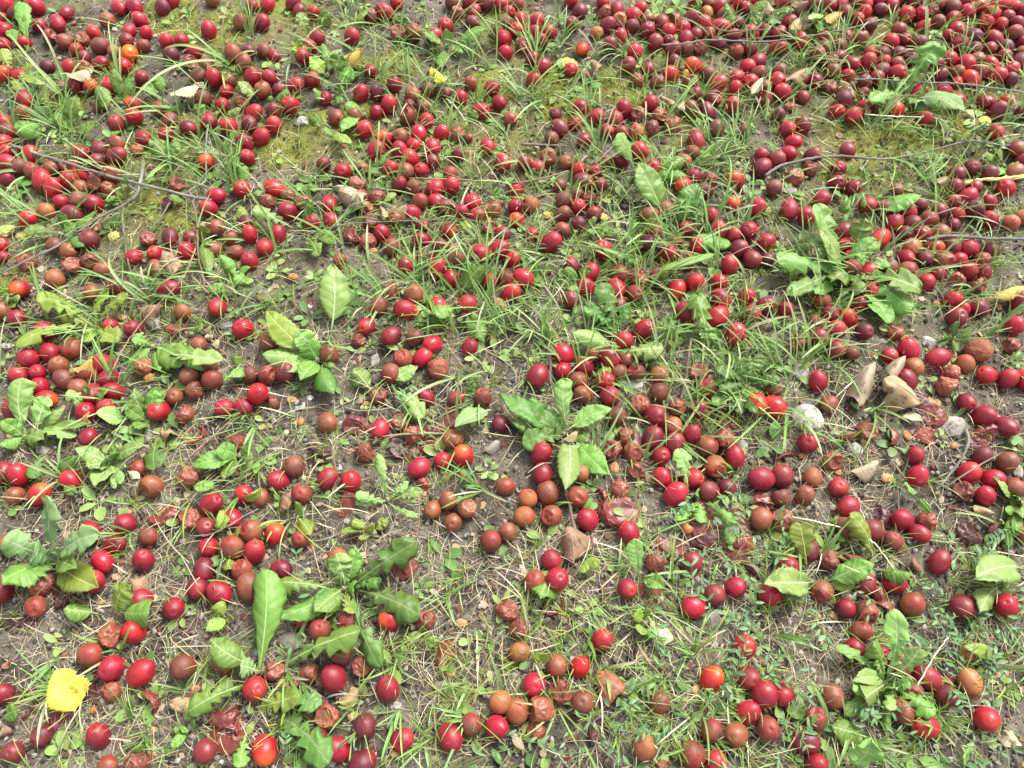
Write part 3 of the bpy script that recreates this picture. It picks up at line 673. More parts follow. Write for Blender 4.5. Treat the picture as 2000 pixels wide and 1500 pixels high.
# colour, base px, tip px, width px, height mm, curl, label, short
DRY = [
 ('Y',(147,1390),(112,1308),70,22,0.2,"bright yellow birch leaf lying on soil beside brown plums","the bright yellow birch leaf"),
 ('O',(664,124),(708,97),26,30,1.2,"yellow orange curled leaf tipped on its side near the top","the curled yellow orange leaf"),
 ('Y',(838,130),(872,166),24,25,0.6,"small golden yellow leaf caught in grass above a maroon plum","the small golden leaf in the grass"),
 ('W',(183,134),(130,148),34,38,0.5,"pale cream dried leaf resting on a dark red plum","the pale cream leaf"),
 ('W',(400,168),(332,186),26,30,0.6,"long pale yellow dried leaf beneath a grass blade","the long pale yellow leaf"),
 ('W',(1492,153),(1468,184),16,35,0.9,"narrow pale strip of dead leaf leaning on scarlet plums","the narrow pale strip leaf"),
 ('T',(1592,132),(1534,158),28,30,0.8,"tan folded leaf in two halves above a shiny maroon plum","the tan folded leaf"),
 ('B',(1640,158),(1668,190),32,22,1.0,"crumpled brown leaf under a thin twig among plums","the crumpled brown leaf"),
 ('Y',(1934,232),(1914,240),20,40,0.3,"small clear yellow leaf beside a dented crimson plum","the small clear yellow leaf"),
 ('O',(1646,24),(1615,44),22,30,0.8,"orange tan curled leaf near the top under grass","the orange tan curled leaf"),
 ('T',(1510,28),(1500,4),20,25,0.6,"tan dead leaf on the top edge above a flat green leaf","the tan leaf on the top edge"),
 ('T',(1566,36),(1546,60),20,30,0.7,"thin folded brown and cream leaf near crimson plums","the thin folded leaf"),
 ('B',(1536,14),(1580,4),26,25,0.8,"broad brown leaf lying across plums at the top edge","the broad brown leaf at the top"),
 ('T',(340,545),(320,490),40,26,0.5,"flat tan dead leaf behind a thick grass tuft","the flat tan leaf behind the tuft"),
 ('B',(205,418),(186,452),22,16,0.6,"brown oval leaf leaning on moss beneath the grey branch","the brown leaf under the grey branch"),
 ('O',(140,730),(182,698),28,28,1.2,"curled straw yellow leaf between brown and scarlet plums","the curled straw yellow leaf"),
 ('G',(292,612),(312,644),28,10,0.3,"grey brittle leaf fragment beside a split plum skin","the grey brittle leaf"),
 ('T',(268,606),(318,596),34,20,1.4,"crumpled tan leaf heap beside the red stem","the crumpled tan heap"),
 ('W',(656,372),(710,400),48,28,0.9,"large whitish shredded leaf among wrinkled plums","the whitish shredded leaf"),
 ('T',(762,420),(795,398),26,30,1.0,"tan curled leaf beside wrinkled brown plums in the centre","the tan curled leaf in the centre"),
 ('T',(742,402),(752,425),16,28,1.0,"thin rolled brown leaf touching a brown plum","the thin rolled brown leaf"),
 ('O',(1924,590),(2004,562),24,22,0.6,"long ribbed orange leaf lying behind a maroon plum pair","the long ribbed orange leaf"),
 ('T',(1800,792),(1722,742),62,30,0.9,"large curled tan leaf with a wavy edge on grey soil","the large curled tan leaf"),
 ('W',(1674,800),(1708,708),38,30,1.2,"pale twisted leaf standing beside the large tan one","the pale twisted leaf"),
 ('W',(1732,745),(1768,696),26,36,1.4,"pale ragged strip with a stalk touching a crimson plum","the pale ragged strip"),
 ('W',(1752,816),(1802,822),16,10,0.2,"flat cream scrap below the large tan leaf","the flat cream scrap"),
 ('T',(1120,1098),(1108,1028),60,22,0.7,"pale tan triangular leaf at the foot of a woody stem","the tan triangular leaf"),
 ('T',(1096,864),(1128,842),18,30,0.7,"small rolled tan leaf at the fork of the woody stem","the small rolled tan leaf"),
 ('W',(1648,926),(1720,902),28,16,1.2,"rolled pale tan leaf on dark soil beside a brown plum","the rolled pale tan leaf"),
 ('W',(1318,1252),(1268,1214),34,8,0.4,"flat greyish leaf lying on soil between seedlings and plums","the flat greyish leaf"),
 ('R',(1162,1316),(1236,1352),58,8,0.4,"torn rust red leaf with holes on the soil","the torn rust red leaf"),
 ('W',(1956,1456),(1976,1428),34,14,0.4,"small cream leaf near the lower corner","the small cream leaf"),
 ('B',(1806,1124),(1782,1088),16,8,0.5,"narrow brown leaf standing above an indented dark plum","the narrow brown leaf"),
 ('T',(1890,992),(1940,1002),22,10,0.8,"curled tan shard under a crimson plum","the curled tan shard"),
 ('B',(566,998),(552,970),22,20,0.4,"pale brown leaf leaning on a grass clump","the pale brown leaning leaf"),
 ('G',(940,884),(976,862),22,8,0.9,"torn grey brown scrap on the soil beside a dark clump","the torn grey scrap"),
 ('O',(160,820),(176,806),18,44,0.3,"tiny cream leaf stuck on top of a crimson plum","the tiny cream leaf on a plum"),
 ('W',(250,920),(272,935),16,36,0.4,"thin cream scrap stuck to a reddish brown plum","the cream scrap on a brown plum"),
 ('T',(316,838),(336,848),28,16,0.7,"yellowing curled leaf over soil beside a collapsed plum","the yellowing curled leaf"),
 ('T',(0,1440),(22,1424),20,10,0.6,"tan leaf at the lower left edge above a purple plum","the tan leaf at the lower edge"),
 ('T',(330,1372),(376,1392),30,8,0.6,"mottled tan leaf scraps beneath a green leaf","the mottled tan scraps"),
 ('O',(172,1392),(186,1384),14,12,0.6,"small folded tan leaf beside the yellow birch leaf","the small folded tan leaf"),
 ('W',(1030,1470),(1000,1430),14,10,0.2,"long straw coloured strip at the lower edge","the straw coloured strip"),
 ('B',(620,1400),(590,1392),20,10,0.5,"brown curled leaf beneath dark leaves low in the scene","the brown curled leaf"),
 ('T',(660,1372),(700,1345),34,8,0.6,"tan leaf tangled in grass beside a crimson plum","the tan leaf tangled in grass"),
 ('T',(790,1450),(765,1480),24,10,0.6,"tan shredded leaf near the lower edge by a maroon plum","the tan shredded leaf"),
 ('W',(396,646),(412,640),18,14,0.5,"topmost of the pale dry petals on dark soil","the pale dry petals"),
 ('W',(398,662),(416,656),14,8,0.5,"middle one of the pale dry petals on dark soil",None),
 ('W',(412,676),(428,664),18,10,0.5,"lowest of the pale dry petals on dark soil",None),
 ('W',(1640,1160),(1672,1164),30,14,1.2,"pale crumpled leaf under a dark plum by the pale dandelion","the pale crumpled leaf"),
 ('T',(1622,1206),(1630,1196),30,8,1.0,"tan curled leaf edge under a maroon plum","the tan curled edge"),
 ('T',(268,1160),(286,1124),32,10,0.3,"grey brown flat leaf between red plums","the grey brown flat leaf"),
 ('T',(1150,115),(1165,140),18,30,0.7,"brown twisted leaf standing against a brown plum","the brown twisted leaf"),
 ('T',(1285,190),(1318,205),20,14,1.0,"thin curled tan leaf pieces beside a maroon plum","the thin curled tan pieces"),
 ('W',(1335,195),(1325,212),18,24,0.8,"small cream curled leaf under a brown plum on the slope","the small cream curled leaf"),
 ('Y',(1336,152),(1342,136),10,35,0.3,"tiny yellow sliver of leaf between a brown and a scarlet plum","the tiny yellow sliver"),
 ('T',(1860,348),(1830,358),24,12,0.8,"brown dry leaf beside a twig on the moss","the brown dry leaf on the moss"),
 ('T',(1730,318),(1756,330),16,8,0.5,"tan leaf scrap lying on moss under the long twig","the tan scrap on the moss"),
]
M_DRYRIB = mat_rib("rib_dry", (0.26, 0.17, 0.09))
def build_dry():
    for n, (key, (bx, by), (tx, ty), w, hg, curl, label, lm) in enumerate(DRY):
        P0 = at(bx, by, 0.006 if hg < 20 else hg * 0.0007); P1 = at(tx, ty, hg * 0.001)
        W = w * scale_at(tx, ty)
        big = key == 'Y' and w > 60
        me, rib = leaf_mesh("dry_leaf", P0, P1, W * 1.15, 'B' if big else ('V' if w >= 30 else 'O'), origin=P0, seed=900 + n, veins=0.0, rfreq=2.6, fold=0.28 if big else random.uniform(-0.18, 0.22), curl=curl * (0.3 if big else 1),
                       ripple=0.22 if big else random.uniform(0.3, 0.6), roll=0.05 if big else random.uniform(-0.5, 0.5), arch=0.006 if big else None)
        name = "yellow_leaf" if key == 'Y' else "dry_leaf"
        o = link(name, me, DRYM[key]); o.location = P0
        solid(o, 0.0004)
        if w >= 24:
            link("midrib", rib_mesh(rib, W * 0.7), RIBM['y'] if key == 'Y' else M_DRYRIB, o)
        if big:
            link("leaf_stalk", tube_mesh("leaf_stalk", *tube(catmull([at(151, 1416, 0.004), at(148, 1402, 0.007), at(146, 1390, 0.012)], 6), [0.0007] * 13, 6), P0), M_DRYRIB, o)
        tag(o, label, "leaf", "fallen leaves on the soil")
        if lm:
            LAND.append(((bx + tx) / 2, (by + ty) / 2, lm))
build_dry()

# ------------------------------------------------------------------ stones, clods

def mat_stone():
    m, nt, b, L = newmat("stone")
    tc = N(nt, "ShaderNodeTexCoord").outputs["Object"]
    oc = N(nt, "ShaderNodeObjectInfo").outputs["Color"]
    n1 = noise_n(nt, tc, 90, 6, 0.65); n2 = noise_n(nt, tc, 500, 3)
    r = ramp(nt, [(0.34, (0.35, 0.32, 0.27)), (0.5, (0.9, 0.88, 0.84)), (0.72, (1.25, 1.24, 1.2))]); L.new(n1, r.inputs[0])
    c = mixc(nt, 1.0, oc, r.outputs[0], 'MULTIPLY')
    L.new(c, b.inputs["Base Color"]); b.inputs["Roughness"].default_value = 0.9
    bump_n(nt, b, math_n(nt, 'ADD', n1, math_n(nt, 'MULTIPLY', n2, 0.4)), 0.6, 0.002)
    return m
M_STONE = mat_stone()
# u, v, w px, h px, rotation, colour, angular, name, label, short
STONES = [
 (1578,818,58,58,0.4,(0.60,0.58,0.53),0,"stone","largest pale rounded stone on the soil beside a red plum","the largest pale rounded stone"),
 (1862,832,52,44,0.2,(0.42,0.41,0.39),1,"stone","grey angular stone beside torn plum skins","the grey angular stone"),
 (1815,672,30,34,0.5,(0.58,0.57,0.54),1,"stone","white stone beside the dark strap leaved weed","the white stone by the strap weed"),
 (1564,727,28,36,-0.6,(0.46,0.45,0.43),0,"stone","grey oblong stone above the largest pale one","the grey oblong stone"),
 (1671,878,30,26,0.1,(0.52,0.52,0.52),0,"stone","whitish pebble under wrinkled plum skins","the whitish pebble"),
 (1450,868,22,18,0.0,(0.58,0.57,0.54),0,"stone","small white pebble above a crimson plum","the small white pebble"),
 (1414,418,30,34,0.4,(0.62,0.60,0.57),1,"stone","crumbly whitish stone between crimson plums in the grass","the crumbly whitish stone"),
 (16,676,30,16,0.1,(0.74,0.73,0.70),1,"stone","bright white chip at the left edge above crimson plums","the bright white chip at the edge"),
 (441,637,30,20,0.1,(0.33,0.32,0.31),1,"stone","dark grey flat stone beside a crimson plum","the dark grey flat stone"),
 (606,597,12,12,0.1,(0.72,0.71,0.68),1,"stone","tiny white chip on bare grey soil","the tiny white chip on bare soil"),
 (472,818,18,17,0.3,(0.72,0.71,0.69),1,"stone","bright white chip under a crimson plum and stem","the bright white chip by the stem"),
 (84,880,28,16,0.2,(0.40,0.39,0.38),0,"stone","grey rounded stone under green leaves at the left","the grey rounded stone under leaves"),
 (590,240,34,26,0.2,(0.43,0.43,0.42),1,"stone","grey angular stone on moss near a brown plum","the grey stone on the moss"),
 (566,1254,50,38,0.3,(0.24,0.22,0.19),0,"soil_clod","rounded clod of grey soil under the serrated leaf","the rounded soil clod"),
 (730,703,22,34,0.2,(0.40,0.39,0.37),1,"stone","pointed grey stone on the bare soil","the pointed grey stone"),
 (742,1022,38,40,0.2,(0.07,0.063,0.058),0,"soil_clod","dark round lump of fibrous soil beneath the star shaped dandelion","the dark fibrous lump"),
 (1222,907,14,16,0.2,(0.40,0.41,0.43),0,"stone","blue grey pebble between shrivelled plums","the blue grey pebble"),
 (1490,870,24,22,0.2,(0.30,0.30,0.30),1,"stone","dull grey pebble on dark soil beside a crimson plum","the dull grey pebble"),
 (1490,840,20,18,0.2,(0.33,0.33,0.33),1,"stone","flat grey chip on dark soil above the dull grey pebble",None),
 (606,777,13,11,0.2,(0.72,0.71,0.69),1,"stone","white chip on soil below the single dark leaf","the white chip below the dark leaf"),
 (594,788,8,8,0.2,(0.72,0.71,0.69),1,"stone","smaller white chip on soil below the single dark leaf",None),
 (1820,1198,18,18,0.2,(0.25,0.24,0.23),0,"stone","dull pebble between a brown and a pecked purple plum","the dull pebble"),
 (1985,918,30,44,0.2,(0.50,0.49,0.47),1,"stone","pale stone at the side edge above dark plums","the pale stone at the side edge"),
 (774,1378,20,16,0.2,(0.56,0.55,0.52),1,"stone","pale chip under a crimson plum in short grass","the pale chip in short grass"),
 (862,1344,40,24,0.2,(0.27,0.26,0.25),1,"stone","grey stone sunk in short grass near a plum pit","the grey stone in short grass"),
 (662,913,16,14,0.2,(0.52,0.52,0.52),1,"stone","small pale chip between crimson plums on soil","the small pale chip"),
 (1232,750,56,26,0.1,(0.50,0.52,0.47),0,"stone","pale greenish stone under grass between brown plums","the pale greenish stone"),
 (288,852,26,26,0.1,(0.40,0.38,0.35),1,"stone","light grey lump of dry soil beside green leaves","the light grey lump"),
 (1380,1215,60,46,0.1,(0.27,0.25,0.23),1,"stone","broad grey slab of stone half buried below a crimson plum","the broad half buried slab"),
 (1605,372,34,22,0.1,(0.14,0.14,0.14),0,"stone","dark slaty pebble below dry brown plum skins","the dark slaty pebble"),
 (1540,372,34,18,0.1,(0.36,0.36,0.35),0,"stone","grey pebble beside a brown plum under the long twig","the grey pebble under the long twig"),
]
def build_stones():
    for n, (u, v, w, h, rot, c, ang, name, label, lm) in enumerate(STONES):
        V, F = ICO4
        V = V.copy()
        sc = scale_at(u, v)
        if ang:
            rr = np.random.default_rng(n + 5)
            for _ in range(11):
                d = rr.normal(size=3); d /= np.linalg.norm(d)
                lim = rr.uniform(0.55, 0.85)
                t = np.maximum(0, V @ d - lim)
                V = V - t[:, None] * d[None] * 0.97
        V = V * (1 + 0.14 * fbm(V * 1.6 + n * 7, 40, 3) + 0.04 * fbm(V * 6 + n, 44, 3))[:, None]
        a, b_ = w * sc / 2, h * sc / 2 * 1.08
        V = V * np.array([a, b_, min(a, b_) * 0.62])
        me = mesh_np(name, V, F, smooth=not ang or True)
        o = link(name, me, M_STONE)
        o.color = (c[0] * 0.66, c[1] * 0.65, c[2] * 0.62, 1)
        o.rotation_euler = (0, 0, rot if abs(w - h) < 12 else 0)
        p = at(u, v, min(a, b_) * 0.18); o.location = p
        tag(o, label, "soil clod" if name == "soil_clod" else "stone", "clods" if name == "soil_clod" else "stones on the soil")
        if lm: LAND.append((u, v, lm))
build_stones()

# ------------------------------------------------------------------ twigs
def mat_bark(name, c0, c1):
    m, nt, b, L = newmat(name)
    tc = N(nt, "ShaderNodeTexCoord").outputs["Object"]
    n1 = noise_n(nt, tc, 130, 6, 0.7); n2 = noise_n(nt, tc, 30, 3)
    c = mixc(nt, n1, c0, c1)
    r = ramp(nt, [(0.45, (1, 1, 1)), (0.65, (1.5, 1.5, 1.45))]); L.new(n2, r.inputs[0])
    c = mixc(nt, 1.0, c, r.outputs[0], 'MULTIPLY')
    L.new(c, b.inputs["Base Color"]); b.inputs["Roughness"].default_value = 0.9
    bump_n(nt, b, n1, 0.7, 0.0015)
    return m
BARK = {'g': mat_bark("grey_bark", (0.06, 0.053, 0.044), (0.22, 0.205, 0.175)),
        'b': mat_bark("brown_bark", (0.07, 0.045, 0.035), (0.17, 0.12, 0.09)),
        'r': mat_bark("red_stem", (0.15, 0.07, 0.045), (0.30, 0.19, 0.14)),
        'w': mat_bark("pale_stem", (0.40, 0.36, 0.27), (0.60, 0.56, 0.46)),
        'l': mat_bark("lichen_bark", (0.42, 0.33, 0.04), (0.60, 0.56, 0.30))}


# bark, width px (start, end), height mm, main line, side shoots, label, short
TWIGS = [
 ('g',(11,7),28,[(20,283),(80,303),(150,325),(225,347),(300,365),(370,382),(412,390)],[[(225,347),(250,360),(272,378)]],"long grey twig running over plums and grass at the upper left","the long grey twig at the upper left"),
 ('g',(5,11),24,[(0,535),(55,508),(112,480),(190,427),(240,402),(267,378),(280,322)],[[(117,458),(60,470),(8,476)],[(235,415),(175,445),(117,459)]],"grey forked branch crossing plums and moss at the left edge","the grey forked branch"),
 ('b',(6,4),20,[(237,410),(243,457),(250,512),(260,545)],[],"thin brown twig hanging from the forked branch over soil","the thin twig below the fork"),
 ('b',(6,4),30,[(372,375),(382,420),(386,455),(388,500),(396,540),(400,560)],[[(386,476),(360,480),(338,484)]],"brown twig with a pale snapped side shoot over crimson plums","the twig with the snapped shoot"),
 ('r',(4,4),32,[(382,487),(357,545),(307,595),(270,640),(245,675),(222,715),(210,743)],[],"slender reddish stem slanting across the grass tuft to a scarlet plum","the slender reddish stem"),
 ('g',(5,4),14,[(338,385),(315,420),(292,452)],[],"short grey twig slanting over moss above dark plums","the short grey slanting twig"),
 ('g',(5,6),26,[(406,237),(402,300),(402,350),(380,366),(362,378)],[],"bent grey twig beside a scarlet plum on the moss","the bent grey twig"),
 ('g',(3,3),32,[(572,467),(655,442),(707,435),(775,433),(830,430),(890,427),(930,432),(957,444)],[[(655,442),(685,400)]],"long thin dark twig arching over brown plums in the centre","the long thin dark twig"),
 ('r',(4,5),26,[(800,347),(900,352),(1000,357),(1060,348),(1112,333)],[],"straight reddish twig lying under grass across the centre","the straight reddish twig"),
 ('b',(3,4),22,[(895,462),(1000,472),(1100,481),(1215,483)],[],"thin dark twig under crimson plums and grass blades","the thin dark twig in the grass"),
 ('g',(6,4),30,[(1292,88),(1340,84),(1375,79),(1430,80),(1500,82),(1582,70),(1660,55),(1725,38)],[[(1430,80),(1480,74),(1545,68)]],"long grey twig across the crowded plums near the top","the long grey twig near the top"),
 ('b',(4,5),34,[(1362,30),(1385,45),(1412,60),(1460,60),(1500,57)],[],"dark curved twig over crimson plums near the top","the dark curved twig near the top"),
 ('g',(9,5),24,[(1495,342),(1525,325),(1557,315),(1600,307),(1637,305),(1690,310),(1737,310),(1790,300),(1825,292),(1892,275),(1940,282),(2005,286)],[[(1842,284),(1858,245),(1876,217)],[(1893,276),(1902,262),(1912,250)]],"long sinuous grey twig running over moss to the side edge","the long sinuous grey twig"),
 ('l',(10,9),22,[(1884,357),(1915,352),(1950,350),(2005,343)],[],"thick twig crusted with yellow lichen at the side edge","the yellow lichen twig"),
 ('g',(10,8),30,[(1812,467),(1840,462),(1875,461),(1930,466),(2005,467)],[[(1930,466),(1970,474),(2004,478)]],"thick grey twig end resting on crimson plums at the side","the thick grey twig end"),
 ('g',(3,4),36,[(1700,503),(1725,492),(1760,478),(1785,467),(1800,440),(1815,424),(1832,417),(1867,406)],[[(1770,475),(1790,494)]],"thin pale twig bent over maroon plums beside the rosette","the thin pale bent twig"),
 ('b',(4,4),36,[(1867,392),(1925,425),(1955,440),(1985,458)],[],"thin brown twig slanting down over dark plums at the side","the thin brown slanting twig"),
 ('b',(9,8),22,[(1066,605),(1072,650),(1074,700),(1075,752)],[],"brown woody stem standing beside crimson plums in the centre","the brown woody stem"),
 ('b',(12,10),20,[(1096,870),(1100,910),(1105,955),(1117,1005),(1126,1045)],[],"thick woody stem running down to the tan triangular leaf","the thick woody stem"),
 ('b',(9,8),16,[(1350,660),(1344,700),(1340,740),(1330,782)],[],"short dark stick upright in the grass by a wrinkled plum","the short dark stick"),
 ('r',(5,4),18,[(467,805),(435,835),(400,865),(375,888),(352,914)],[],"reddish twig slanting over straw beside a collapsed maroon plum","the reddish slanting twig"),
 ('g',(9,6),10,[(1886,838),(1892,860),(1880,892),(1857,925),(1840,945),(1828,958)],[[(1882,892),(1870,872),(1915,870)]],"grey twisted root on dark soil between plum groups","the grey twisted root"),
 ('b',(6,5),10,[(1722,882),(1745,908),(1770,938)],[],"dark twig sunk into soil beside a dark plum","the dark sunk twig"),
 ('g',(5,6),34,[(1665,155),(1705,154),(1740,158),(1810,162),(1880,165),(1940,172),(2005,182)],[],"grey twig passing behind the large ragged weed","the twig behind the ragged weed"),
 ('w',(4,3),26,[(1688,223),(1750,228),(1820,229),(1850,238)],[],"pale twig lying above the green moss patch","the pale twig above the moss"),
 ('g',(9,5),10,[(1018,281),(1060,282),(1108,284)],[],"whitish lichened twig beside a brown plum on soil","the whitish lichened twig"),
 ('g',(6,5),10,[(672,797),(700,803),(735,802),(768,796)],[],"grey weathered twig above the wrinkled plum row","the grey weathered twig"),
 ('g',(6,4),24,[(1204,278),(1185,300),(1163,320)],[],"short weathered twig leaning above a crimson plum","the short weathered twig"),
 ('w',(3,3),40,[(1852,1245),(1820,1292),(1792,1340)],[],"single straw stalk crossing a crimson plum low in the scene","the single straw stalk"),
 ('w',(4,4),30,[(1548,1010),(1600,1020),(1655,1034),(1700,1055),(1722,1080),(1745,1110)],[],"whitish trailing stem crossing the browning leaf","the whitish trailing stem"),
 ('g',(4,3),44,[(375,1048),(410,1044),(445,1028),(480,1005),(505,995)],[],"thin grey stalk between crimson plums at the left","the thin grey stalk"),
 ('g',(4,4),30,[(430,1052),(433,1085),(430,1110),(424,1130)],[],"thin grey twig standing between two crimson plums","the thin grey upright twig"),
 ('g',(4,3),40,[(222,935),(240,905),(260,890),(278,882)],[],"slim grey stalk arching onto a reddish brown plum","the slim arching stalk"),
 ('r',(4,3),24,[(1390,950),(1410,968),(1432,985),(1450,998)],[],"orange brown curved stem above squashed plums","the orange brown stem"),
 ('b',(5,5),10,[(0,817),(30,816),(55,820)],[],"dark twig at the left edge under a tall pale leaf","the dark twig at the left edge"),
 ('g',(3,4),30,[(0,637),(40,640),(85,641)],[],"thin straight twig at the left edge above crimson plums","the thin straight twig at the edge"),
 ('g',(4,4),28,[(590,215),(610,216),(625,212)],[],"short dark twig end on moss beside a brown plum","the short dark twig end"),
 ('b',(4,3),8,[(568,585),(590,612),(612,640)],[],"thin dark twig lying on the bare grey soil","the thin dark twig on bare soil"),
 ('g',(5,4),12,[(1470,395),(1488,425),(1498,455)],[],"flat grey bark strip beside scarlet plums in grass","the flat grey bark strip"),
 ('g',(4,3),26,[(1250,20),(1265,42)],[],"tiny white twig between crimson plums at the top","the tiny white twig"),
]
def build_twigs():
    for n, (bark, (w0, w1), hg, line, shoots, label, lm) in enumerate(TWIGS):
        rr = random.Random(n)
        def mk(line, w0, w1, seed):
            P = [at(u + rr.uniform(-1, 1), v + rr.uniform(-1, 1), hg * 0.0009 * rr.uniform(0.75, 1.15)) for u, v in line]
            pts = catmull(P, 7)
            for p in pts:
                p += Vector((rr.uniform(-1, 1), rr.uniform(-1, 1), rr.uniform(-1, 1))) * 0.0005
            rad = [max(0.0007, 0.32 * (w0 + (w1 - w0) * i / (len(pts) - 1)) * scale_at(*line[0])) for i in range(len(pts))]
            return tube(pts, rad, 9, 0.9 if bark == 'l' else 0.35, seed)
        V, F = mk(line, w0, w1, n)
        org = V[0].copy()
        name = {'r': "reddish_stem", 'w': "dry_stalk"}.get(bark, "twig")
        o = link(name, tube_mesh(name, V, F, org), BARK[bark]); o.location = org
        tag(o, label, "stalk" if name == "dry_stalk" else "twig", "twigs lying over the plums")
        for sh in shoots:
            V2, F2 = mk(sh, min(w0, w1) * 0.8, min(w0, w1) * 0.5, n + 70)
            link("side_shoot", tube_mesh("side_shoot", V2, F2, org), BARK[bark], o)
        mid = line[len(line) // 2]
        if max(abs(line[0][0] - line[-1][0]), abs(line[0][1] - line[-1][1])) < 140:
            LAND.append((mid[0], mid[1], lm))
build_twigs()

# ------------------------------------------------------------------ plums
def mat_plum(name, ca, cb, polec, pole_amt, rough=0.36, bloom=0.0, speck=0.35, mott=110, blotch=0.0, blotchc=(0.2, 0.08, 0.03), bstr=0.12):
    """satin fruit skin: two tones in soft mottling, a differently coloured end, pale dots, waxy bloom"""
    m, nt, b, L = newmat(name)
    tc = N(nt, "ShaderNodeTexCoord").outputs["Object"]
    r0 = N(nt, "ShaderNodeObjectInfo").outputs["Random"]
    ra = N(nt, "ShaderNodeAttribute", attribute_name="rnd").outputs["Fac"]
    rnd = math_n(nt, 'FRACT', math_n(nt, 'ADD', r0, ra))
    vo = N(nt, "ShaderNodeVectorMath"); vo.operation = 'ADD'
    cb_ = N(nt, "ShaderNodeCombineXYZ")
    for i in range(3): L.new(math_n(nt, 'MULTIPLY', rnd, 3.7 + i * 2.3), cb_.inputs[i])
    L.new(tc, vo.inputs[0]); L.new(cb_.outputs[0], vo.inputs[1])
    tc = vo.outputs[0]
    n1 = noise_n(nt, tc, mott, 3, 0.5)
    n2 = noise_n(nt, tc, mott * 4, 5, 0.7)
    f = math_n(nt, 'ADD', math_n(nt, 'MULTIPLY', n1, 0.9), math_n(nt, 'MULTIPLY', math_n(nt, 'SUBTRACT', n2, 0.5), 0.35))
    f = math_n(nt, 'ADD', f, math_n(nt, 'MULTIPLY', math_n(nt, 'SUBTRACT', rnd, 0.5), 0.6))
    nl = noise_n(nt, tc, 42, 1, 0.4)
    f = math_n(nt, 'ADD', f, math_n(nt, 'MULTIPLY', math_n(nt, 'SUBTRACT', nl, 0.5), 0.9))
    fr = ramp(nt, [(0.25, (0, 0, 0)), (0.70, (1, 1, 1))]); L.new(f, fr.inputs[0])
    c = mixc(nt, fr.outputs[0], ca, cb)
    pole = N(nt, "ShaderNodeAttribute", attribute_name="pole").outputs["Fac"]
    pf = ramp(nt, [(0.35, (0, 0, 0)), (1.0, (1, 1, 1))]); L.new(math_n(nt, 'ADD', pole, math_n(nt, 'MULTIPLY', math_n(nt, 'SUBTRACT', n1, 0.5), 0.8)), pf.inputs[0])
    c = mixc(nt, math_n(nt, 'MULTIPLY', pf.outputs[0], pole_amt), c, polec)
    if blotch:
        nb = noise_n(nt, tc, 75, 5, 0.65)
        br = ramp(nt, [(0.5, (0, 0, 0)), (0.62, (1, 1, 1))]); L.new(nb, br.inputs[0])
        c = mixc(nt, math_n(nt, 'MULTIPLY', br.outputs[0], blotch), c, blotchc)
    pit = N(nt, "ShaderNodeAttribute", attribute_name="pit").outputs["Fac"]
    c = mixc(nt, math_n(nt, 'MULTIPLY', pit, 0.85), c, (0.07, 0.028, 0.015))
    vor = N(nt, "ShaderNodeTexVoronoi"); vor.inputs["Scale"].default_value = 620
    L.new(tc, vor.inputs["Vector"])
    dot = math_n(nt, 'LESS_THAN', vor.outputs["Distance"], 0.20)
    c = mixc(nt, math_n(nt, 'MULTIPLY', dot, speck * 0.5), c, (0.55, 0.30, 0.20))
    # dust and soil crumbs stuck to some skins
    nd = noise_n(nt, tc, 330, 4, 0.75)
    dr = ramp(nt, [(0.66, (0, 0, 0)), (0.71, (1, 1, 1))]); L.new(nd, dr.inputs[0])
    c = mixc(nt, math_n(nt, 'MULTIPLY', dr.outputs[0], math_n(nt, 'MULTIPLY', rnd, 0.75)), c, (0.40, 0.33, 0.25))
    L.new(c, b.inputs["Base Color"])
    L.new(math_n(nt, 'ADD', math_n(nt, 'ADD', math_n(nt, 'MULTIPLY', n2, 0.30), math_n(nt, 'MULTIPLY', rnd, 0.16)), rough - 0.22), b.inputs["Roughness"])
    b.inputs["Specular IOR Level"].default_value = 0.42
    b.inputs["Subsurface Weight"].default_value = 0.115
    b.inputs["Subsurface Radius"].default_value = (1.0, 0.25, 0.12)
    b.inputs["Subsurface Scale"].default_value = 0.003
    if bloom:
        b.inputs["Sheen Weight"].default_value = bloom
        b.inputs["Sheen Roughness"].default_value = 0.5
        b.inputs["Sheen Tint"].default_value = (0.75, 0.75, 0.9, 1)
    bump_n(nt, b, math_n(nt, 'ADD', n2, math_n(nt, 'MULTIPLY', nd, 0.6)), bstr, 0.0012)
    return m

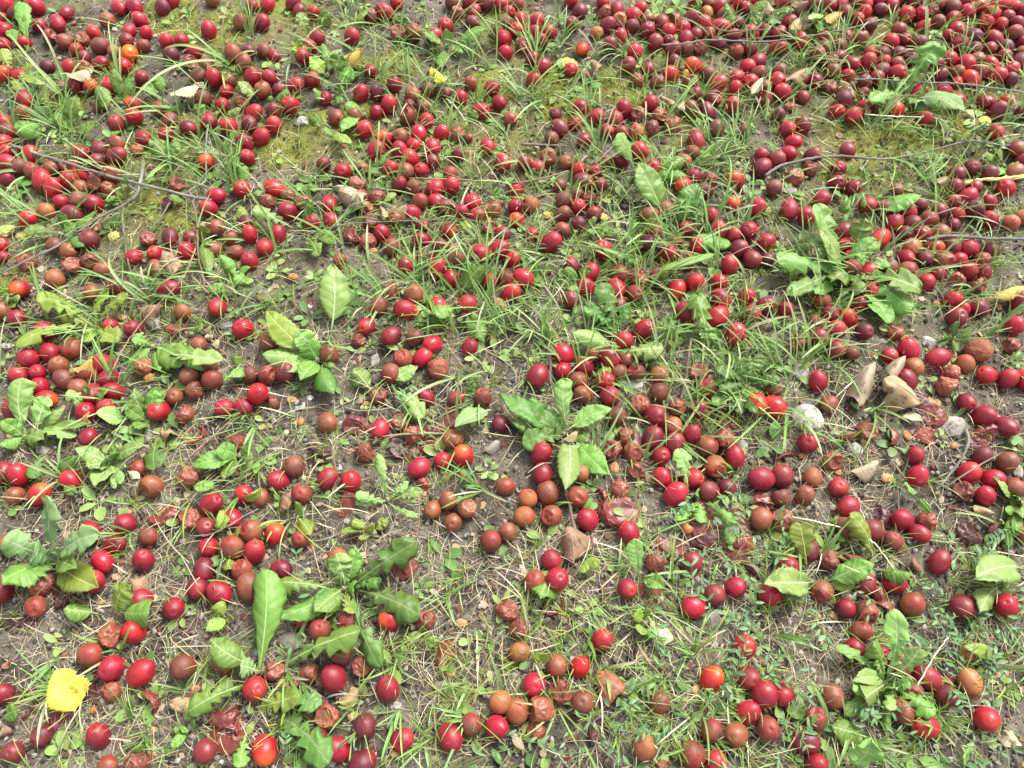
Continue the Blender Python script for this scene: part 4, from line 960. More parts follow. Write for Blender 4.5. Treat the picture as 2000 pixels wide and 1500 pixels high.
PM = {
 's': mat_plum("scarlet_skin", (0.38, 0.014, 0.014), (0.24, 0.006, 0.014), (0.62, 0.12, 0.015), 0.7, 0.40),
 'o': mat_plum("orange_skin", (0.72, 0.18, 0.012), (0.62, 0.06, 0.010), (0.85, 0.40, 0.03), 0.85, 0.40),
 'c': mat_plum("crimson_skin", (0.330, 0.008, 0.022), (0.180, 0.005, 0.015), (0.40, 0.035, 0.020), 0.6, 0.40, bloom=0.02),
 'd': mat_plum("dark_red_skin", (0.195, 0.007, 0.017), (0.078, 0.006, 0.013), (0.30, 0.010, 0.014), 0.65, 0.41, bloom=0.02),
 'p': mat_plum("purple_skin", (0.170, 0.016, 0.018), (0.075, 0.008, 0.011), (0.22, 0.030, 0.020), 0.6, 0.46, bloom=0.03, speck=0.5),
 'b': mat_plum("brown_skin", (0.215, 0.066, 0.026), (0.110, 0.028, 0.016), (0.23, 0.016, 0.014), 0.8, 0.48, bloom=0.02, speck=0.4, blotch=0.5, blotchc=(0.10, 0.030, 0.018)),
 't': mat_plum("tan_skin", (0.33, 0.125, 0.038), (0.22, 0.070, 0.026), (0.25, 0.020, 0.015), 0.6, 0.48, speck=0.4, blotch=0.3, blotchc=(0.22, 0.06, 0.03)),
 'w': mat_plum("withered_skin", (0.230, 0.066, 0.036), (0.135, 0.034, 0.022), (0.30, 0.12, 0.06), 0.5, 0.40, speck=0.5, blotch=0.4, blotchc=(0.11, 0.014, 0.016), bstr=0.25),
 'x': mat_plum("collapsed_skin", (0.180, 0.036, 0.028), (0.090, 0.014, 0.014), (0.22, 0.075, 0.045), 0.5, 0.34, speck=0.4, blotch=0.4, blotchc=(0.19, 0.05, 0.03), bstr=0.25),
 'k': mat_plum("rotten_skin", (0.070, 0.022, 0.020), (0.035, 0.013, 0.013), (0.10, 0.03, 0.02), 0.5, 0.32, speck=0.2, bstr=0.4),
}
R0 = 0.0137

def plum_mesh(name, seed, style, sub=5):
    """style: ripe, brown, dent, wither, collapse, shell"""
    r = np.random.default_rng(seed)
    V, F = {3: ICO3, 4: ICO4, 5: ICO5}[sub]
    V = V.copy()
    pole = V[:, 2].copy()
    q = V.copy()
    el = {'ripe': 1.09, 'brown': 1.05}.get(style, 1.0) + r.uniform(-0.08, 0.12)
    rad = 1 + 0.035 * fbm(q * 1.3 + seed, 60, 2)
    ax = np.arctan2(q[:, 1], q[:, 0])
    rad = rad - 0.022 * np.exp(-(ax / 0.22) ** 2) * (1 - q[:, 2] ** 2)                 # the seam
    dim = np.exp(-((np.arccos(np.clip(q[:, 2], -1, 1))) / 0.23) ** 2)
    rad = rad - 0.11 * dim                                                          # the stem hollow
    rad = rad + 0.025 * np.exp(-((np.arccos(np.clip(-q[:, 2], -1, 1))) / 0.12) ** 2)     # the tip
    if style in ('brown', 'dent', 'wither', 'collapse', 'shell'):
        amt = {'brown': 0.015, 'dent': 0.03, 'wither': 0.10, 'collapse': 0.13, 'shell': 0.08}[style]
        rad = rad + amt * fbm(q * 2.1 + seed * 3, 70, 3)
    P = q * rad[:, None]
    P[:, 2] *= el
    nd = {'dent': 1, 'wither': 3, 'collapse': 3, 'shell': 1}.get(style, 0)
    for i in range(nd):
        a = r.normal(size=3); a /= np.linalg.norm(a)
        if style == 'dent' or i == 0:
            a = np.array([r.normal() * 0.6, r.normal() * 0.6, abs(r.normal()) + 0.2]); a /= np.linalg.norm(a)
        h = {'dent': r.uniform(0.72, 0.9), 'wither': r.uniform(0.68, 0.9), 'collapse': r.uniform(0.42, 0.75), 'shell': r.uniform(0.10, 0.25)}[style]
        hh = h + 0.12 * fbm(q * 2.3 + i * 9 + seed, 80, 2)
        t = P @ a - hh
        m = np.maximum(0, t)
        P = P - (m * r.uniform(1.35, 1.7) if style != 'shell' else m * 1.75)[:, None] * a[None]
    if style in ('wither', 'collapse', 'shell'):
        ridg = 1 - np.abs(fbm(q * np.array([2.2, 2.2, 1.1]) + seed * 5 + 0.5 * np.stack([fbm(q * 2 + 7, 91, 2)] * 3, 1), 90, 2)) * 2
        P = P * (1 + (0.085 if style == 'wither' else 0.10) * (np.clip(ridg, 0, 1) ** 2 - 0.45))[:, None]
        fine = 1 - np.abs(fbm(q * 7 + seed, 95, 2)) * 2
        P = P * (1 + 0.010 * np.clip(fine, 0, 1) ** 2)[:, None]
    if style == 'collapse':
        P = P * np.array([1.20, 1.08, 0.45])
    if style == 'shell':
        P = P * np.array([1.12, 0.95, 0.62])
    me = mesh_np(name, P * R0, F)
    fattr(me, "pit", np.exp(-(np.arccos(np.clip(q[:, 2], -1, 1)) / 0.12) ** 2))
    fattr(me, "pole", pole * (1 if seed % 2 else -1))
    return me

VARIANT = {
 'ripe': [plum_mesh("plum_ripe", 10 + i, 'ripe') for i in range(8)],
 'brown': [plum_mesh("plum_brown", 30 + i, 'brown') for i in range(6)],
 'dent': [plum_mesh("plum_dent", 50 + i, 'dent') for i in range(8)],
 'wither': [plum_mesh("plum_withered", 70 + i, 'wither') for i in range(10)],
 'collapse': [plum_mesh("plum_collapsed", 90 + i, 'collapse') for i in range(9)],
 'shell': [plum_mesh("plum_shell", 110 + i, 'shell') for i in range(6)],
}
for vs in VARIANT.values():
    for me in vs: me.materials.append(PM['c'])

# every plum of the photograph: tile origin, then "<skin><x>,<y>[*size]" in steps of 2.5 px from that origin
TILES = {
(0,0): """s5,5 c28,5 p12,11 c3,15 c4,24 d3,36 c31,20 c45,18 d52,10 b39,29 b51,33 b84,16 b65,31 s72,26 c60,39 b78,36 p66,46 d79,50 t89,40*.9 o101,42
 s97,51 p99,31 b112,36 c101,24 c114,26 c109,15 c105,5 c93,6 d127,6 c163,24 b188,17 c135,0 b166,0 c197,5 c130,32 c142,32 p134,43 c152,41 w149,49 b162,51
 c170,61 b158,60 b184,42 p193,41 b190,48 c197,61 b176,63 c177,71 c174,82 b159,77 b189,80 c198,88 s104,81 s105,91 d111,62 c87,67 s71,68 b50,69 c60,66
 c54,54 p37,52 s4,58 s16,60 c19,77 b125,85 b133,94 c130,105 d147,100 c163,95 c179,99 d195,97 c112,108 p91,97 c191,112 c193,124 s161,127 c189,148 w138,145
 c3,97 b5,102 c4,109 d15,119 c6,119 c24,121 c6,127 d6,140 b17,131 b23,133 c33,141 c41,147 b41,131 c55,131 c56,141 d63,120 p78,117 b92,112 d91,122 p76,126
 b86,137 c70,140 w82,147 w74,146 b65,149 w107,118*.8 w78,83 b18,88 c19,33 b66,52 c28,120 b2,47""",
(500,0): """c0,5 c9,3 d5,18 b7,40 d14,44*.8 c29,2 d34,8 c45,10 c48,30 c42,37 c37,44 c75,29 c100,9 c110,2 b90,12 w113,26 b122,25 b153,2 w157,9 c170,9
 p169,18 b193,19 c192,3 c198,9 b178,2 c169,1 b190,24 s193,30 c195,41 c148,21 c140,27 c90,55 c0,63 c11,61 b5,70 p18,70 c31,67 c44,63 c54,77 c27,82
 p14,87 c2,89 c14,98 s4,107 c0,97 b63,92 c82,73 d95,73 d108,66 c104,82 c94,88 b77,91 c85,101 p148,73 b135,70 t122,75 p120,83*.85 p131,84 b119,90 c160,77
 b168,65 c184,69*.9 c190,80 c176,87 c133,95 c145,104 w158,105 c127,105 c123,113 b110,108 c112,117 c138,115 c120,125 p138,126 c129,133 b117,134 c105,132
 c96,115 s101,111 c181,114 p158,121 c193,127 p53,128 s68,134 b83,132 b152,136 c152,145 d113,144 c141,149 s16,149 k13,146 w80,147 b123,146 b199,93 b166,108*.6
 c15,99*.0""",
(1000,0): """b3,4 c6,16 c4,24 c20,17 c17,26 c23,31 c29,25 w9,36 c0,41 d17,46 d24,51 d53,9 c46,1 p47,19 s55,38 p77,35 c71,2 w72,10 c82,7 t83,16 c100,7
 c94,13 b106,16 d106,23 p94,20 d75,20 c85,28 t68,25 c96,40 p118,18 w127,18 d141,16 c143,1 b153,2 t152,10 c163,6 c175,3 d184,7 c189,1 p175,18 c164,19 b166,14
 c149,19 c132,22 c123,25 c136,29 p144,27 c153,27 p122,32 p113,33 d161,34 b136,38 p126,38 w147,38 b175,40 p186,38 c188,27 d196,25 p173,28 p91,51 d106,54
 p127,48 s142,52 s124,58 w98,63 w114,64 c46,55 w58,59 b139,64 d144,74 b140,86 c185,52 c192,48 c176,60 b192,57 c187,64 c174,69 c161,65 b154,58 c172,82 b157,77
 c197,78 b198,68 s17,62 c54,84 c66,91 p34,90 c49,96 p37,100 b31,108 d57,109 c81,93 c74,102 p86,104 t97,103 c88,85 c108,81 w117,92 w109,100 w124,97 w98,90
 b160,100 c144,109 b141,119 b182,102*.8 c100,118 d85,126 p74,126 p10,128 c21,130 b27,124 b42,127 c52,133 d65,134 d55,143 d69,145 b37,145 c111,131 b134,127
 c142,138 c154,142 s134,145 s174,141 d195,131 d198,122 s3,148 p151,148 d152,87""",
(1500,0): """c12,1 c17,17 d8,26 s8,37 s26,32 b35,2 c49,4 c57,3 c77,4 s75,9 c69,14 p61,10 d88,7 c97,3 s110,11 c119,9 b126,8 p135,4 b133,17 c121,21 c145,14 c148,23
 c150,34 d160,29 d150,2 c162,4 c171,18 s177,10 c190,6 d194,18 b194,27 p103,24 p80,19 c43,29 d60,31 b70,30 p39,43 d57,43 b56,36 c49,48 b46,37 c82,42 b89,42
 c77,50 d67,49 c89,49 p101,43 d112,46 b117,42 b101,49 c97,33 p116,33 d106,31 c142,47 c100,57 b86,54 d85,60 c60,59 b53,56 d135,58 p133,50 d161,42 p174,38 p183,36
 c178,32 d187,45 d195,47 c156,52 s158,60 c177,58 b168,57 c190,54 d186,62 d38,64 w47,69 d25,62 b2,67 c8,63 c11,71 b9,57 c1,77 p27,76 d27,81 w17,84*.8 p8,90 c15,101
 d27,98 c20,111 c16,120 p4,124 p35,122 p59,78 c54,86 c67,90 c75,83 b88,85 s98,86 c122,93 c137,72 c147,79 w33,132 w20,139 p62,118 d55,132 d54,143 d66,147 b5,147
 p159,131 d147,138 p174,136 b100,149 p148,146 d159,148 c178,103 s185,80 d180,87 d170,80 p199,88 b195,117 d199,125 b193,135 s186,147 p191,135 c118,73 c141,28*.9
 c64,0 c86,0 b105,0 d113,3 b142,4 c156,9 s182,4 c185,0 d199,9 c181,19 p188,14 c199,33 b199,42 p196,36 c171,50 b163,47 c149,64*.8 c187,54 b150,55*.8 c70,51
 p75,72*.9 p76,65*.9""",
(0,375): """s40,1 c49,8 t36,15 c22,22 d57,16 d73,9 b62,4 b80,1 c1,43 b43,42 b54,47 p70,37 w21,55 b70,54 w57,58 b80,61 t43,68 s15,76 b72,79 p91,75 b2,93 d13,99
 c87,106 d105,108 c36,109 c37,126 c23,131 b56,122 c16,142 c30,144 b46,136 b51,147 b66,145 s81,138 c85,147 w112,137 c105,51 c121,48 w116,37 d133,35
 p150,36 c146,47 b122,60 d132,76 c163,13 c169,3 b169,28 b180,36 b184,47 b167,45 c195,33 c195,54 d192,24 c190,2 t142,95 c170,90 x138,104 c190,107 b155,119
 b163,136 b149,147 b166,147 b199,143 k130,10*.8 c2,49*.8""",
(500,375): """w10,7 b24,3 c25,15 b37,9 c57,9 c44,24 c58,22 c0,32 c17,33 c7,43 x77,34 b89,24 d98,33 w88,39 b106,43 w86,12 w82,2 w94,5 b109,20 c123,15 b127,9
 p130,26*.7 c141,5 c151,0 b150,12 c159,15 c169,8 c173,18 w183,28 c193,33 b185,14 s150,30 d130,38 b145,43 d133,50 c117,58 b156,53 s142,60 c152,67 s177,48
 c190,46 c182,69 c199,52 c199,78 b106,78 b123,80 b96,89 s117,92 c142,89 c166,88 c86,105 d106,112 b124,114 c137,120 c129,129 b116,131 b106,141 c167,121
 w142,138 b7,143 p22,141 b57,127 b11,117 b199,67 s0,53*.6 w66,54*.8 k28,67*.7 w80,116*.8""",
(1000,375): """t13,10 c4,11 s4,22 c16,33 b42,6 b50,1 b60,6 c52,11 b40,17 p64,17 p52,25 b39,30 c31,39 d47,58 c71,45 s61,63 c57,75 p46,84 b85,65 s81,75 w99,66
 w112,66 p96,79 b84,88*.8 b3,52 c5,67 s2,78 b118,15 b110,20 c110,28 d107,40 s122,47 w127,40 d136,29 c145,41 w136,54 c156,20 s171,10 c160,30 c175,34 c183,31
 d178,45 c192,12 c199,39 p188,52 c170,57 c162,70 c163,84 c183,82 c136,94 s129,76 c143,71 d197,90 b188,95 c175,111 c88,117 c103,108 b62,130 c40,127 c40,139
 c58,137 b89,131 b82,141 b97,141 t115,143 d20,144 w147,144 b55,149 c75,149 d199,53 d75,130 c161,97 w118,70*.0""",
(1500,375): """b4,2 c17,14 c30,19 c42,6 c65,0 c78,10 b91,13 p118,10 c110,17 c101,25 p114,27 p108,34 b126,22 p134,15 p147,7 c156,4 c173,8 p162,12 c171,20 c147,19
 p145,25 t190,24 t199,20 p60,32 s88,36 s61,41 c124,32 s129,42 t112,44 p145,44 c159,46 c109,51 p122,51 b138,55 d174,45 b165,53 c150,56 b109,59 p134,64
 c157,60 c165,61 c124,71 k136,75 w147,70 w163,72 c4,39 d2,53 c65,51 s75,64 b75,70 s79,76 c90,70 s71,87*.8 c14,92 c2,90 p47,92 b44,87 s63,98 b39,102 c53,108
 p75,109 p43,116 p50,121 w24,119 b66,126*.8 c147,86 p148,97 d163,91 c196,85 c193,104 w99,110 w190,120 c110,124 c95,128 c132,132 t117,138 t153,135
 c171,143 c190,146 d108,147 x127,143 w144,142 c39,148 c199,147 w137,149 p87,55*.8 b93,58*.8 c152,90*.7 b131,33 b69,62""",
(0,750): """c31,0 s36,11 c11,20 w35,30*.7 c67,22 c83,20 d69,42 c73,7 c87,3 b52,0 b63,0 c124,21 b136,10 w144,24 c175,19 c194,16 x152,40 b151,2 b168,1 w184,45
 c15,71 d2,70 b12,87 s31,86*1.12 c55,75 b108,66 b118,80 w147,73 x128,101 c165,94 c181,105 c194,87 w148,106 p161,112 c163,128 b182,128 b196,115 c196,135
 c70,116 d90,125 c98,109 b116,119 c78,143 d112,138 b7,125 d158,149 b192,148""",
(500,750): """s1,12 w9,14*.7 w95,9 c133,11 b156,12 b177,11 d191,31 b56,30 x78,34 c97,35 w112,30 w123,40 x137,42 b154,43 x150,29 s162,56 c146,60 c128,67
 w131,76*.7 k52,49 x69,94 w86,53 k112,50 b29,65 c18,75 b36,86 c56,74 s74,76 b0,88 c1,114 s15,117 b35,121 c1,135 d20,145 b195,80 b149,92 b165,97 b154,108
 b184,122 b196,116 t64,136 x115,145 b139,98*.9""",
(1000,750): """b55,5 c76,6 b115,6 w100,16 d112,24 w129,18 d147,20 t126,34 c142,41 b82,25 s195,16 b151,1 w89,41 w80,52 w94,54 w97,67 d110,43 d116,56 p127,45
 x170,31 w166,43 c174,57 t157,61 b153,51 c118,73 c142,75 c128,86 d168,81 p152,86 c195,74 d23,55 d24,70 b27,85 t13,91 t10,102 b31,103 b51,88 t54,70*.85 b1,115
 c59,106 x68,91 x80,101 w84,82 c91,116 x150,97 x150,113 x177,110 x196,92 b199,106 t137,113*.6 x124,127 w112,139 p141,140 c32,143 k184,147 x176,119""",
(1500,750): """b4,5 c39,0 s1,17 b48,16 d31,46 x61,38 w77,37 x94,41 x124,40 x126,23 d155,14 c169,25 d184,34 x172,41 d115,56 c117,72 p168,56 b187,61 c157,70 c176,74
 b193,81 c170,87 w153,83 t35,73 c55,81 c63,96 p11,72 c0,74 x15,60 w50,60 b10,89 b29,87 w6,107 b60,112 p83,115 c105,106 w124,107 d118,117 b96,122 k86,103*.8
 x181,116 d134,139 w46,137 x67,134 c15,143 p34,131 k158,118 w198,115 x122,18*.8""",
(0,1125): """c1,11 w33,11 b30,20*.9 k45,16 c75,0 c110,19 c136,25 d156,5 c171,13 b193,5 s102,44 w84,51 b74,62 c87,73 s110,76 b143,71 w175,67 w87,89*.8 d3,92
 x18,100 x52,110 x114,99 p33,124 d77,125 p10,138 x175,110 x177,122 p160,137 w108,144 c199,88 k70,74 b84,149*.8""",
(500,1125): """c4,88 c39,33 b49,41 b72,36 s105,34 w132,34 w14,74 w42,76 c61,79 b66,63 w84,70 c103,88 x147,61 w54,108 p85,118 c61,134 d83,147 c114,128 c152,126
 b168,116 c188,118 t195,101 s7,136 w198,29 p50,128 k52,99*.7 w30,84*.5""",
(1000,1125): """w4,38 t6,59 b35,70 s53,71 c17,85 w38,91 b55,99 t0,103 w20,110 c90,10 x107,13 x33,22 c31,1 b23,4 c142,24 p158,15 c174,9 c71,50 c182,55 s156,80
 b115,99 b156,121 b175,124 t104,134 b142,140 c158,145 c188,105 p188,84 d199,90 b199,118 k74,96 w20,116*.8 c190,104*.0 k68,122 w117,149*.7""",
(1500,1125): """b42,12 d62,26 b77,30 x88,29 b73,42 d68,56 d100,71 c99,6 b113,22 p152,24 c186,23 c125,81 b112,92 c122,117 d7,93 b50,94 b37,112 t4,117 d30,131 d37,145
 t158,83 c171,112 b107,103 p138,92 c2,14 p77,7 w85,13*.7 t156,60*.6 d90,62*.8""",
}
CLS = {'s': 'ripe', 'o': 'ripe', 'c': 'ripe', 'd': 'ripe', 'p': 'brown', 'b': 'brown', 't': 'brown', 'w': 'wither', 'x': 'collapse', 'k': 'collapse'}
KIND = {'s': 'red_plum', 'o': 'red_plum', 'c': 'red_plum', 'd': 'red_plum', 'p': 'red_plum', 'b': 'brown_plum', 't': 'brown_plum',
        'w': 'shrivelled_plum', 'x': 'shrivelled_plum', 'k': 'shrivelled_plum'}
WORDS = {'s': "orange red plum", 'o': "orange yellow plum", 'c': "crimson plum", 'd': "dark red plum", 'p': "dull purple plum", 'b': "reddish brown plum",
         't': "tan brown plum", 'w': "wrinkled brown plum", 'x': "collapsed maroon plum", 'k': "squashed blackish plum"}
CAT = {'red_plum': "red plum", 'brown_plum': "brown plum", 'shrivelled_plum': "shrivelled plum"}
GROUP = {'red_plum': "red plums fallen on the ground", 'brown_plum': "brown overripe plums on the ground", 'shrivelled_plum': "shrivelled plums on the ground"}

def read_plums():
    out = []
    for (ox, oy), txt in TILES.items():
        for tok in txt.split():
            k, rest = tok[0], tok[1:]
            sz = 1.0
            if '*' in rest:
                rest, q = rest.split('*'); sz = float(q)
            if sz == 0: continue
            x, y = rest.split(',')
            out.append([k, ox + int(x) * 2.5, oy + int(y) * 2.5, sz])
    # the same fruit read in two neighbouring tiles is one fruit
    keep = []
    for p in out:
        if all(math.hypot(p[1] - q[1], p[2] - q[2]) > 13 for q in keep):
            keep.append(p)
    return keep

def build_plums():
    P = read_plums()
    rr = random.Random(5)
    n = len(P)
    pos = np.zeros((n, 3)); rad = np.zeros(n)
    for i, (k, u, v, sz) in enumerate(P):
        r = R0 * sz * rr.uniform(0.86, 1.11)
        rad[i] = r
        flat = 0.34 if k in 'xk' else (0.62 if k == 'w' else rr.uniform(0.70, 0.96))
        pos[i] = at(u, v, r * flat)
    # fruit that would share space push each other apart, a little
    home = pos.copy()
    for it in range(40):
        d = pos[:, None, :] - pos[None, :, :]
        dist = np.sqrt((d ** 2).sum(-1)) + np.eye(n)
        need = (rad[:, None] + rad[None, :]) * 0.97
        ov = np.clip(need - dist, 0, None); np.fill_diagonal(ov, 0)
        push = (d / dist[..., None] * (ov * 0.35)[..., None])
        push[..., 2] = np.abs(push[..., 2]) * np.sign(pos[:, None, 2] - pos[None, :, 2]) * 0.3
        pos += push.sum(1)
        off = pos - home
        l = np.sqrt((off[:, :2] ** 2).sum(1)); s = np.minimum(1, 0.007 / np.maximum(l, 1e-9))
        pos[:, :2] = home[:, :2] + off[:, :2] * s[:, None]
        pos[:, 2] = home[:, 2] + np.clip(off[:, 2], 0, 0.004)
    # the 300 nearest reds are things; what is left of that kind is one mass
    reds = sorted([i for i in range(n) if KIND[P[i][0]] == 'red_plum'], key=lambda i: -P[i][2])
    single = set(reds[:300]) | {i for i in range(n) if KIND[P[i][0]] != 'red_plum'}
    labels = plum_labels(P, sorted(single))
    proto = {}; stalk = None
    STALK = tube_mesh("stalk", *tube(catmull([Vector((0, 0, 0.0118)), Vector((0.0006, 0, 0.016)), Vector((0.0025, 0.001, 0.021))], 4), [0.0007] * 8 + [0.0010], 6), Vector((0, 0, 0)))
    STALK.materials.append(M_DRYRIB)
    mass_v, mass_f, mass_m, mass_p, mass_r, base = [], [], [], [], [], 0
    mk = list("socdp")
    for i, (k, u, v, sz) in enumerate(P):
        style = CLS[k]
        if style == 'brown' and k in 'bt' and rr.random() < 0.30: style = 'dent'
        if style == 'collapse' and k == 'x' and rr.random() < 0.35: style = 'shell'
        me = VARIANT[style][rr.randrange(len(VARIANT[style]))]
        if style in ('collapse', 'shell'):
            eul = Euler((rr.uniform(-0.5, 0.5), rr.uniform(-0.5, 0.5), rr.uniform(0, 6.28)))
        elif style in ('dent', 'wither'):
            eul = Euler((rr.uniform(-0.9, 0.9), rr.uniform(-0.9, 0.9), rr.uniform(0, 6.28)))
        else:
            eul = Euler((rr.uniform(-0.2, 3.3), rr.uniform(-0.6, 0.6), rr.uniform(0, 6.28)))
        s = rad[i] / R0
        if k in 'xk': s *= 1.15
        sc = (s, s * rr.uniform(0.92, 1.0), s * rr.uniform(0.97, 1.12))
        if i in single:
            key = KIND[k]
            if key not in proto:
                o = bpy.data.objects.new(key, me)
                proto[key] = o
            else:
                o = proto[key].copy()
                o.data = me
            COL.objects.link(o)
            o.location = pos[i]; o.rotation_euler = eul; o.scale = sc
            o.material_slots[0].link = 'OBJECT'
            o.material_slots[0].material = PM[k]
            tag(o, labels[i], CAT[key], GROUP[key])
            if key == 'red_plum' and i % 19 == 3:
                st = stalk.copy() if stalk else link("stalk", STALK)
                if stalk: COL.objects.link(st)
                stalk = stalk or st
                st.parent = o
        else:
            M = np.array(Matrix.LocRotScale(Vector(pos[i]), eul, Vector(sc)))
            V = np.empty(len(me.vertices) * 3, dtype=np.float32); me.vertices.foreach_get("co", V); V = V.reshape(-1, 3)
            Fc = np.empty(len(me.polygons) * 3, dtype=np.int32); me.polygons.foreach_get("vertices", Fc)
            po = np.empty(len(me.vertices), dtype=np.float32); me.attributes["pole"].data.foreach_get("value", po)
            mass_v.append(V @ M[:3, :3].T + M[:3, 3]); mass_f.append(Fc.reshape(-1, 3) + base); base += len(V)
            mass_m.append(np.full(len(Fc) // 3, mk.index(k))); mass_p.append(po); mass_r.append(np.full(len(V), rr.random()))
    if mass_v:
        me = mesh_np("plums", np.concatenate(mass_v), np.concatenate(mass_f))
        fattr(me, "pole", np.concatenate(mass_p)); fattr(me, "rnd", np.concatenate(mass_r))
        for q in mk: me.materials.append(PM[q])
        me.polygons.foreach_set("material_index", np.concatenate(mass_m).astype(np.int32))
        o = link("red_plums", me)
        tag(o, "crowd of smaller red plums covering the far upper part of the ground", "red plum", GROUP['red_plum'], "stuff")
    return pos, rad, P

RANK = ["nearest", "second nearest", "third nearest", "fourth nearest", "fifth nearest", "sixth nearest", "seventh nearest", "eighth nearest"]
def sector(du, dv):
    a = math.degrees(math.atan2(-dv, du)) % 360
    names = ["right of", "up and right of", "straight above", "up and left of", "left of", "down and left of", "straight below", "down and right of"]
    return names[int(((a + 22.5) % 360) // 45)]

def plum_labels(P, idx):
    """the skin, then how the fruit stands to a leaf, stone or weed that is easy to find"""
    byland = []
    for (lu, lv, ph) in LAND:
        d = {}
        for i in range(len(P)):
            k, u, v, _ = P[i]
            dist = math.hypot(u - lu, v - lv)
            if dist < 330:
                d.setdefault((k, sector(u - lu, v - lv)), []).append((dist, i))
        for q in d.values(): q.sort()
        byland.append(d)
    cand = {}
    for li, d in enumerate(byland):
        for (k, sec), lst in d.items():
            for r, (dist, i) in enumerate(lst[:8]):
                cost = dist + r * 45 + (25 if ' and ' in sec else 0)
                cand.setdefault(i, []).append((cost, WORDS[k], RANK[r], sec, LAND[li][2]))
    out = {}
    for i in idx:
        c = sorted(cand.get(i, []))
        if c:
            _, w, rk, sec, ph = c[0]
            lab = f"{w} {rk} {sec} {ph}" if rk != "nearest" else f"{w} nearest {sec} {ph}"
        else:
            k, u, v, _ = P[i]
            lab = f"{WORDS[k]} lying alone among grass and other plums"
        out[i] = lab
    return out

PPOS, PRAD, PLIST = build_plums()

# burst fruit trodden flat: limp red brown skin and pulp pressed on the soil
CRUSHED = [(848, 862, 78, 46, "burst maroon plum skin flattened above a crimson pair on the soil"), (796, 884, 52, 34, "thin smear of plum pulp and skin left of a burst maroon plum"),
           (1208, 1002, 84, 62, "largest limp maroon skin beside a bright crimson plum"), (1372, 1040, 78, 58, "glossy collapsed maroon skin under a small lobed dandelion"),
           (1440, 1058, 62, 76, "trodden red brown skin next to the small lobed dandelion"), (182, 1352, 62, 46, "dark wet plum pulp beside the big yellow leaf"),
           (446, 1432, 78, 70, "purple limp plum skin under a long bent green leaf"), (1245, 868, 56, 58, "soft brown plum skin fold between brown plums by a blue grey pebble"),
           (1486, 1010, 54, 48, "crumpled red brown skin under trailing grey green stem"), (36, 1218, 74, 28, "flat dark plum stain at the left edge under straw"),
           (626, 884, 62, 46, "blackened plum remains beside a small round leaf on soil"), (1808, 800, 50, 58, "torn wet plum skin at the tip of the large curled tan leaf"),
           (1150, 1060, 40, 26, "thin dried plum skin at the edge of the tan triangular leaf"), (1905, 858, 48, 40, "folded open plum skin beside the grey angular stone")]
M_PULP = mat_plum("plum_pulp", (0.150, 0.030, 0.022), (0.062, 0.013, 0.012), (0.19, 0.065, 0.035), 0.5, 0.36, speck=0.3, blotch=0.6, blotchc=(0.10, 0.035, 0.02), mott=70, bstr=0.3)
def build_crushed():
    V, F = ICO5
    for n, (u, v, w, h, label) in enumerate(CRUSHED):
        sc = scale_at(u, v)
        rr2 = 1 + 0.22 * fbm(V * np.array([1.6, 1.6, 0.2]) + n * 11, 200, 3)
        P = V * rr2[:, None]
        fold = (1 - np.abs(fbm(V * np.array([1.7, 1.7, 0.4]) + n * 5, 210, 1)) * 2)
        P[:, 2] = V[:, 2] * 0.22 + np.where(V[:, 2] > 0, 0.16 * np.clip(fold, 0, 1) ** 2 * (1 - V[:, 0] ** 2 - V[:, 1] ** 2 + 0.2), 0)
        m = max(w, h) * sc / 2
        me = mesh_np("crushed_plum", P * np.array([w * sc / 2, h * sc / 2 * 1.1, m * 0.8]), F)
        fattr(me, "pole", V[:, 0])
        o = link("crushed_plum", me, PM['k'] if n in (5, 9, 10) else M_PULP)
        o.location = at(u, v, m * 0.07)
        tag(o, label, "crushed plum", "plums trodden flat on the soil")
build_crushed()

# the one large rotten fruit, rough and round
def build_rotten_ball():
    V, F = ICO5
    P = V * (1 + 0.10 * fbm(V * 2.2, 130, 3) + 0.06 * fbm(V * 9, 131, 3))[:, None]
    me = mesh_np("rotten_apple", P * 0.0168 * np.array([1.15, 1, 0.9]), F)
    fattr(me, "pole", V[:, 2])
    m = mat_plum("rotten_rough_skin", (0.30, 0.10, 0.04), (0.18, 0.055, 0.028), (0.30, 0.10, 0.04), 0.2, 0.75, speck=0.3, blotch=0.6, blotchc=(0.10, 0.03, 0.02), bstr=0.9)
    o = link("rotten_apple", me, m)
    o.location = at(1911, 684, 0.015)
    tag(o, "rough round rotten brown fruit, biggest of all, beside the dark strap leaved weed", "rotten fruit")
build_rotten_ball()

# ------------------------------------------------------------------ plum pits
PITS = [(1731,934,26,18,0.1),(1864,871,20,15,0.0),(1772,852,17,22,0.3),(1690,861,22,14,0.0),(1647,1087,26,17,-0.4),(1635,921,16,22,0.5),(1567,890,18,16,0.3),
        (880,1310,22,28,0.4),(381,1345,20,20,0.2),(900,1217,24,14,0.1),(551,1335,24,14,0.0),(840,807,24,15,-0.3),(716,790,20,14,0.2),(1200,915,18,26,0.0),
        (571,541,20,14,0.2),(237,620,18,13,0.0),(292,738,24,20,0.3),(1950,600,13,17,0.0),(1828,593,16,16,0.0),(1861,692,16,20,0.1),(170,1288,18,16,0.4),(302,1169,14,16,0.2),
        (1360,1347,24,20,0.7),(569,781,20,16,0.2),(587,824,17,19,0.0),(904,924,18,13,-0.6),(1319,882,14,12,0.2),(686,1398,18,22,0.2),(735,1476,18,16,0.3),(828,965,12,14,0.3),
        (1818,785,16,20,0.3),(1830,788,16,20,-0.3),(726,489,20,10,0.0),(976,592,28,12,-0.5),(690,1355,22,24,0.2),(300,1425,14,14,0),(1758,1120,14,14,0)]
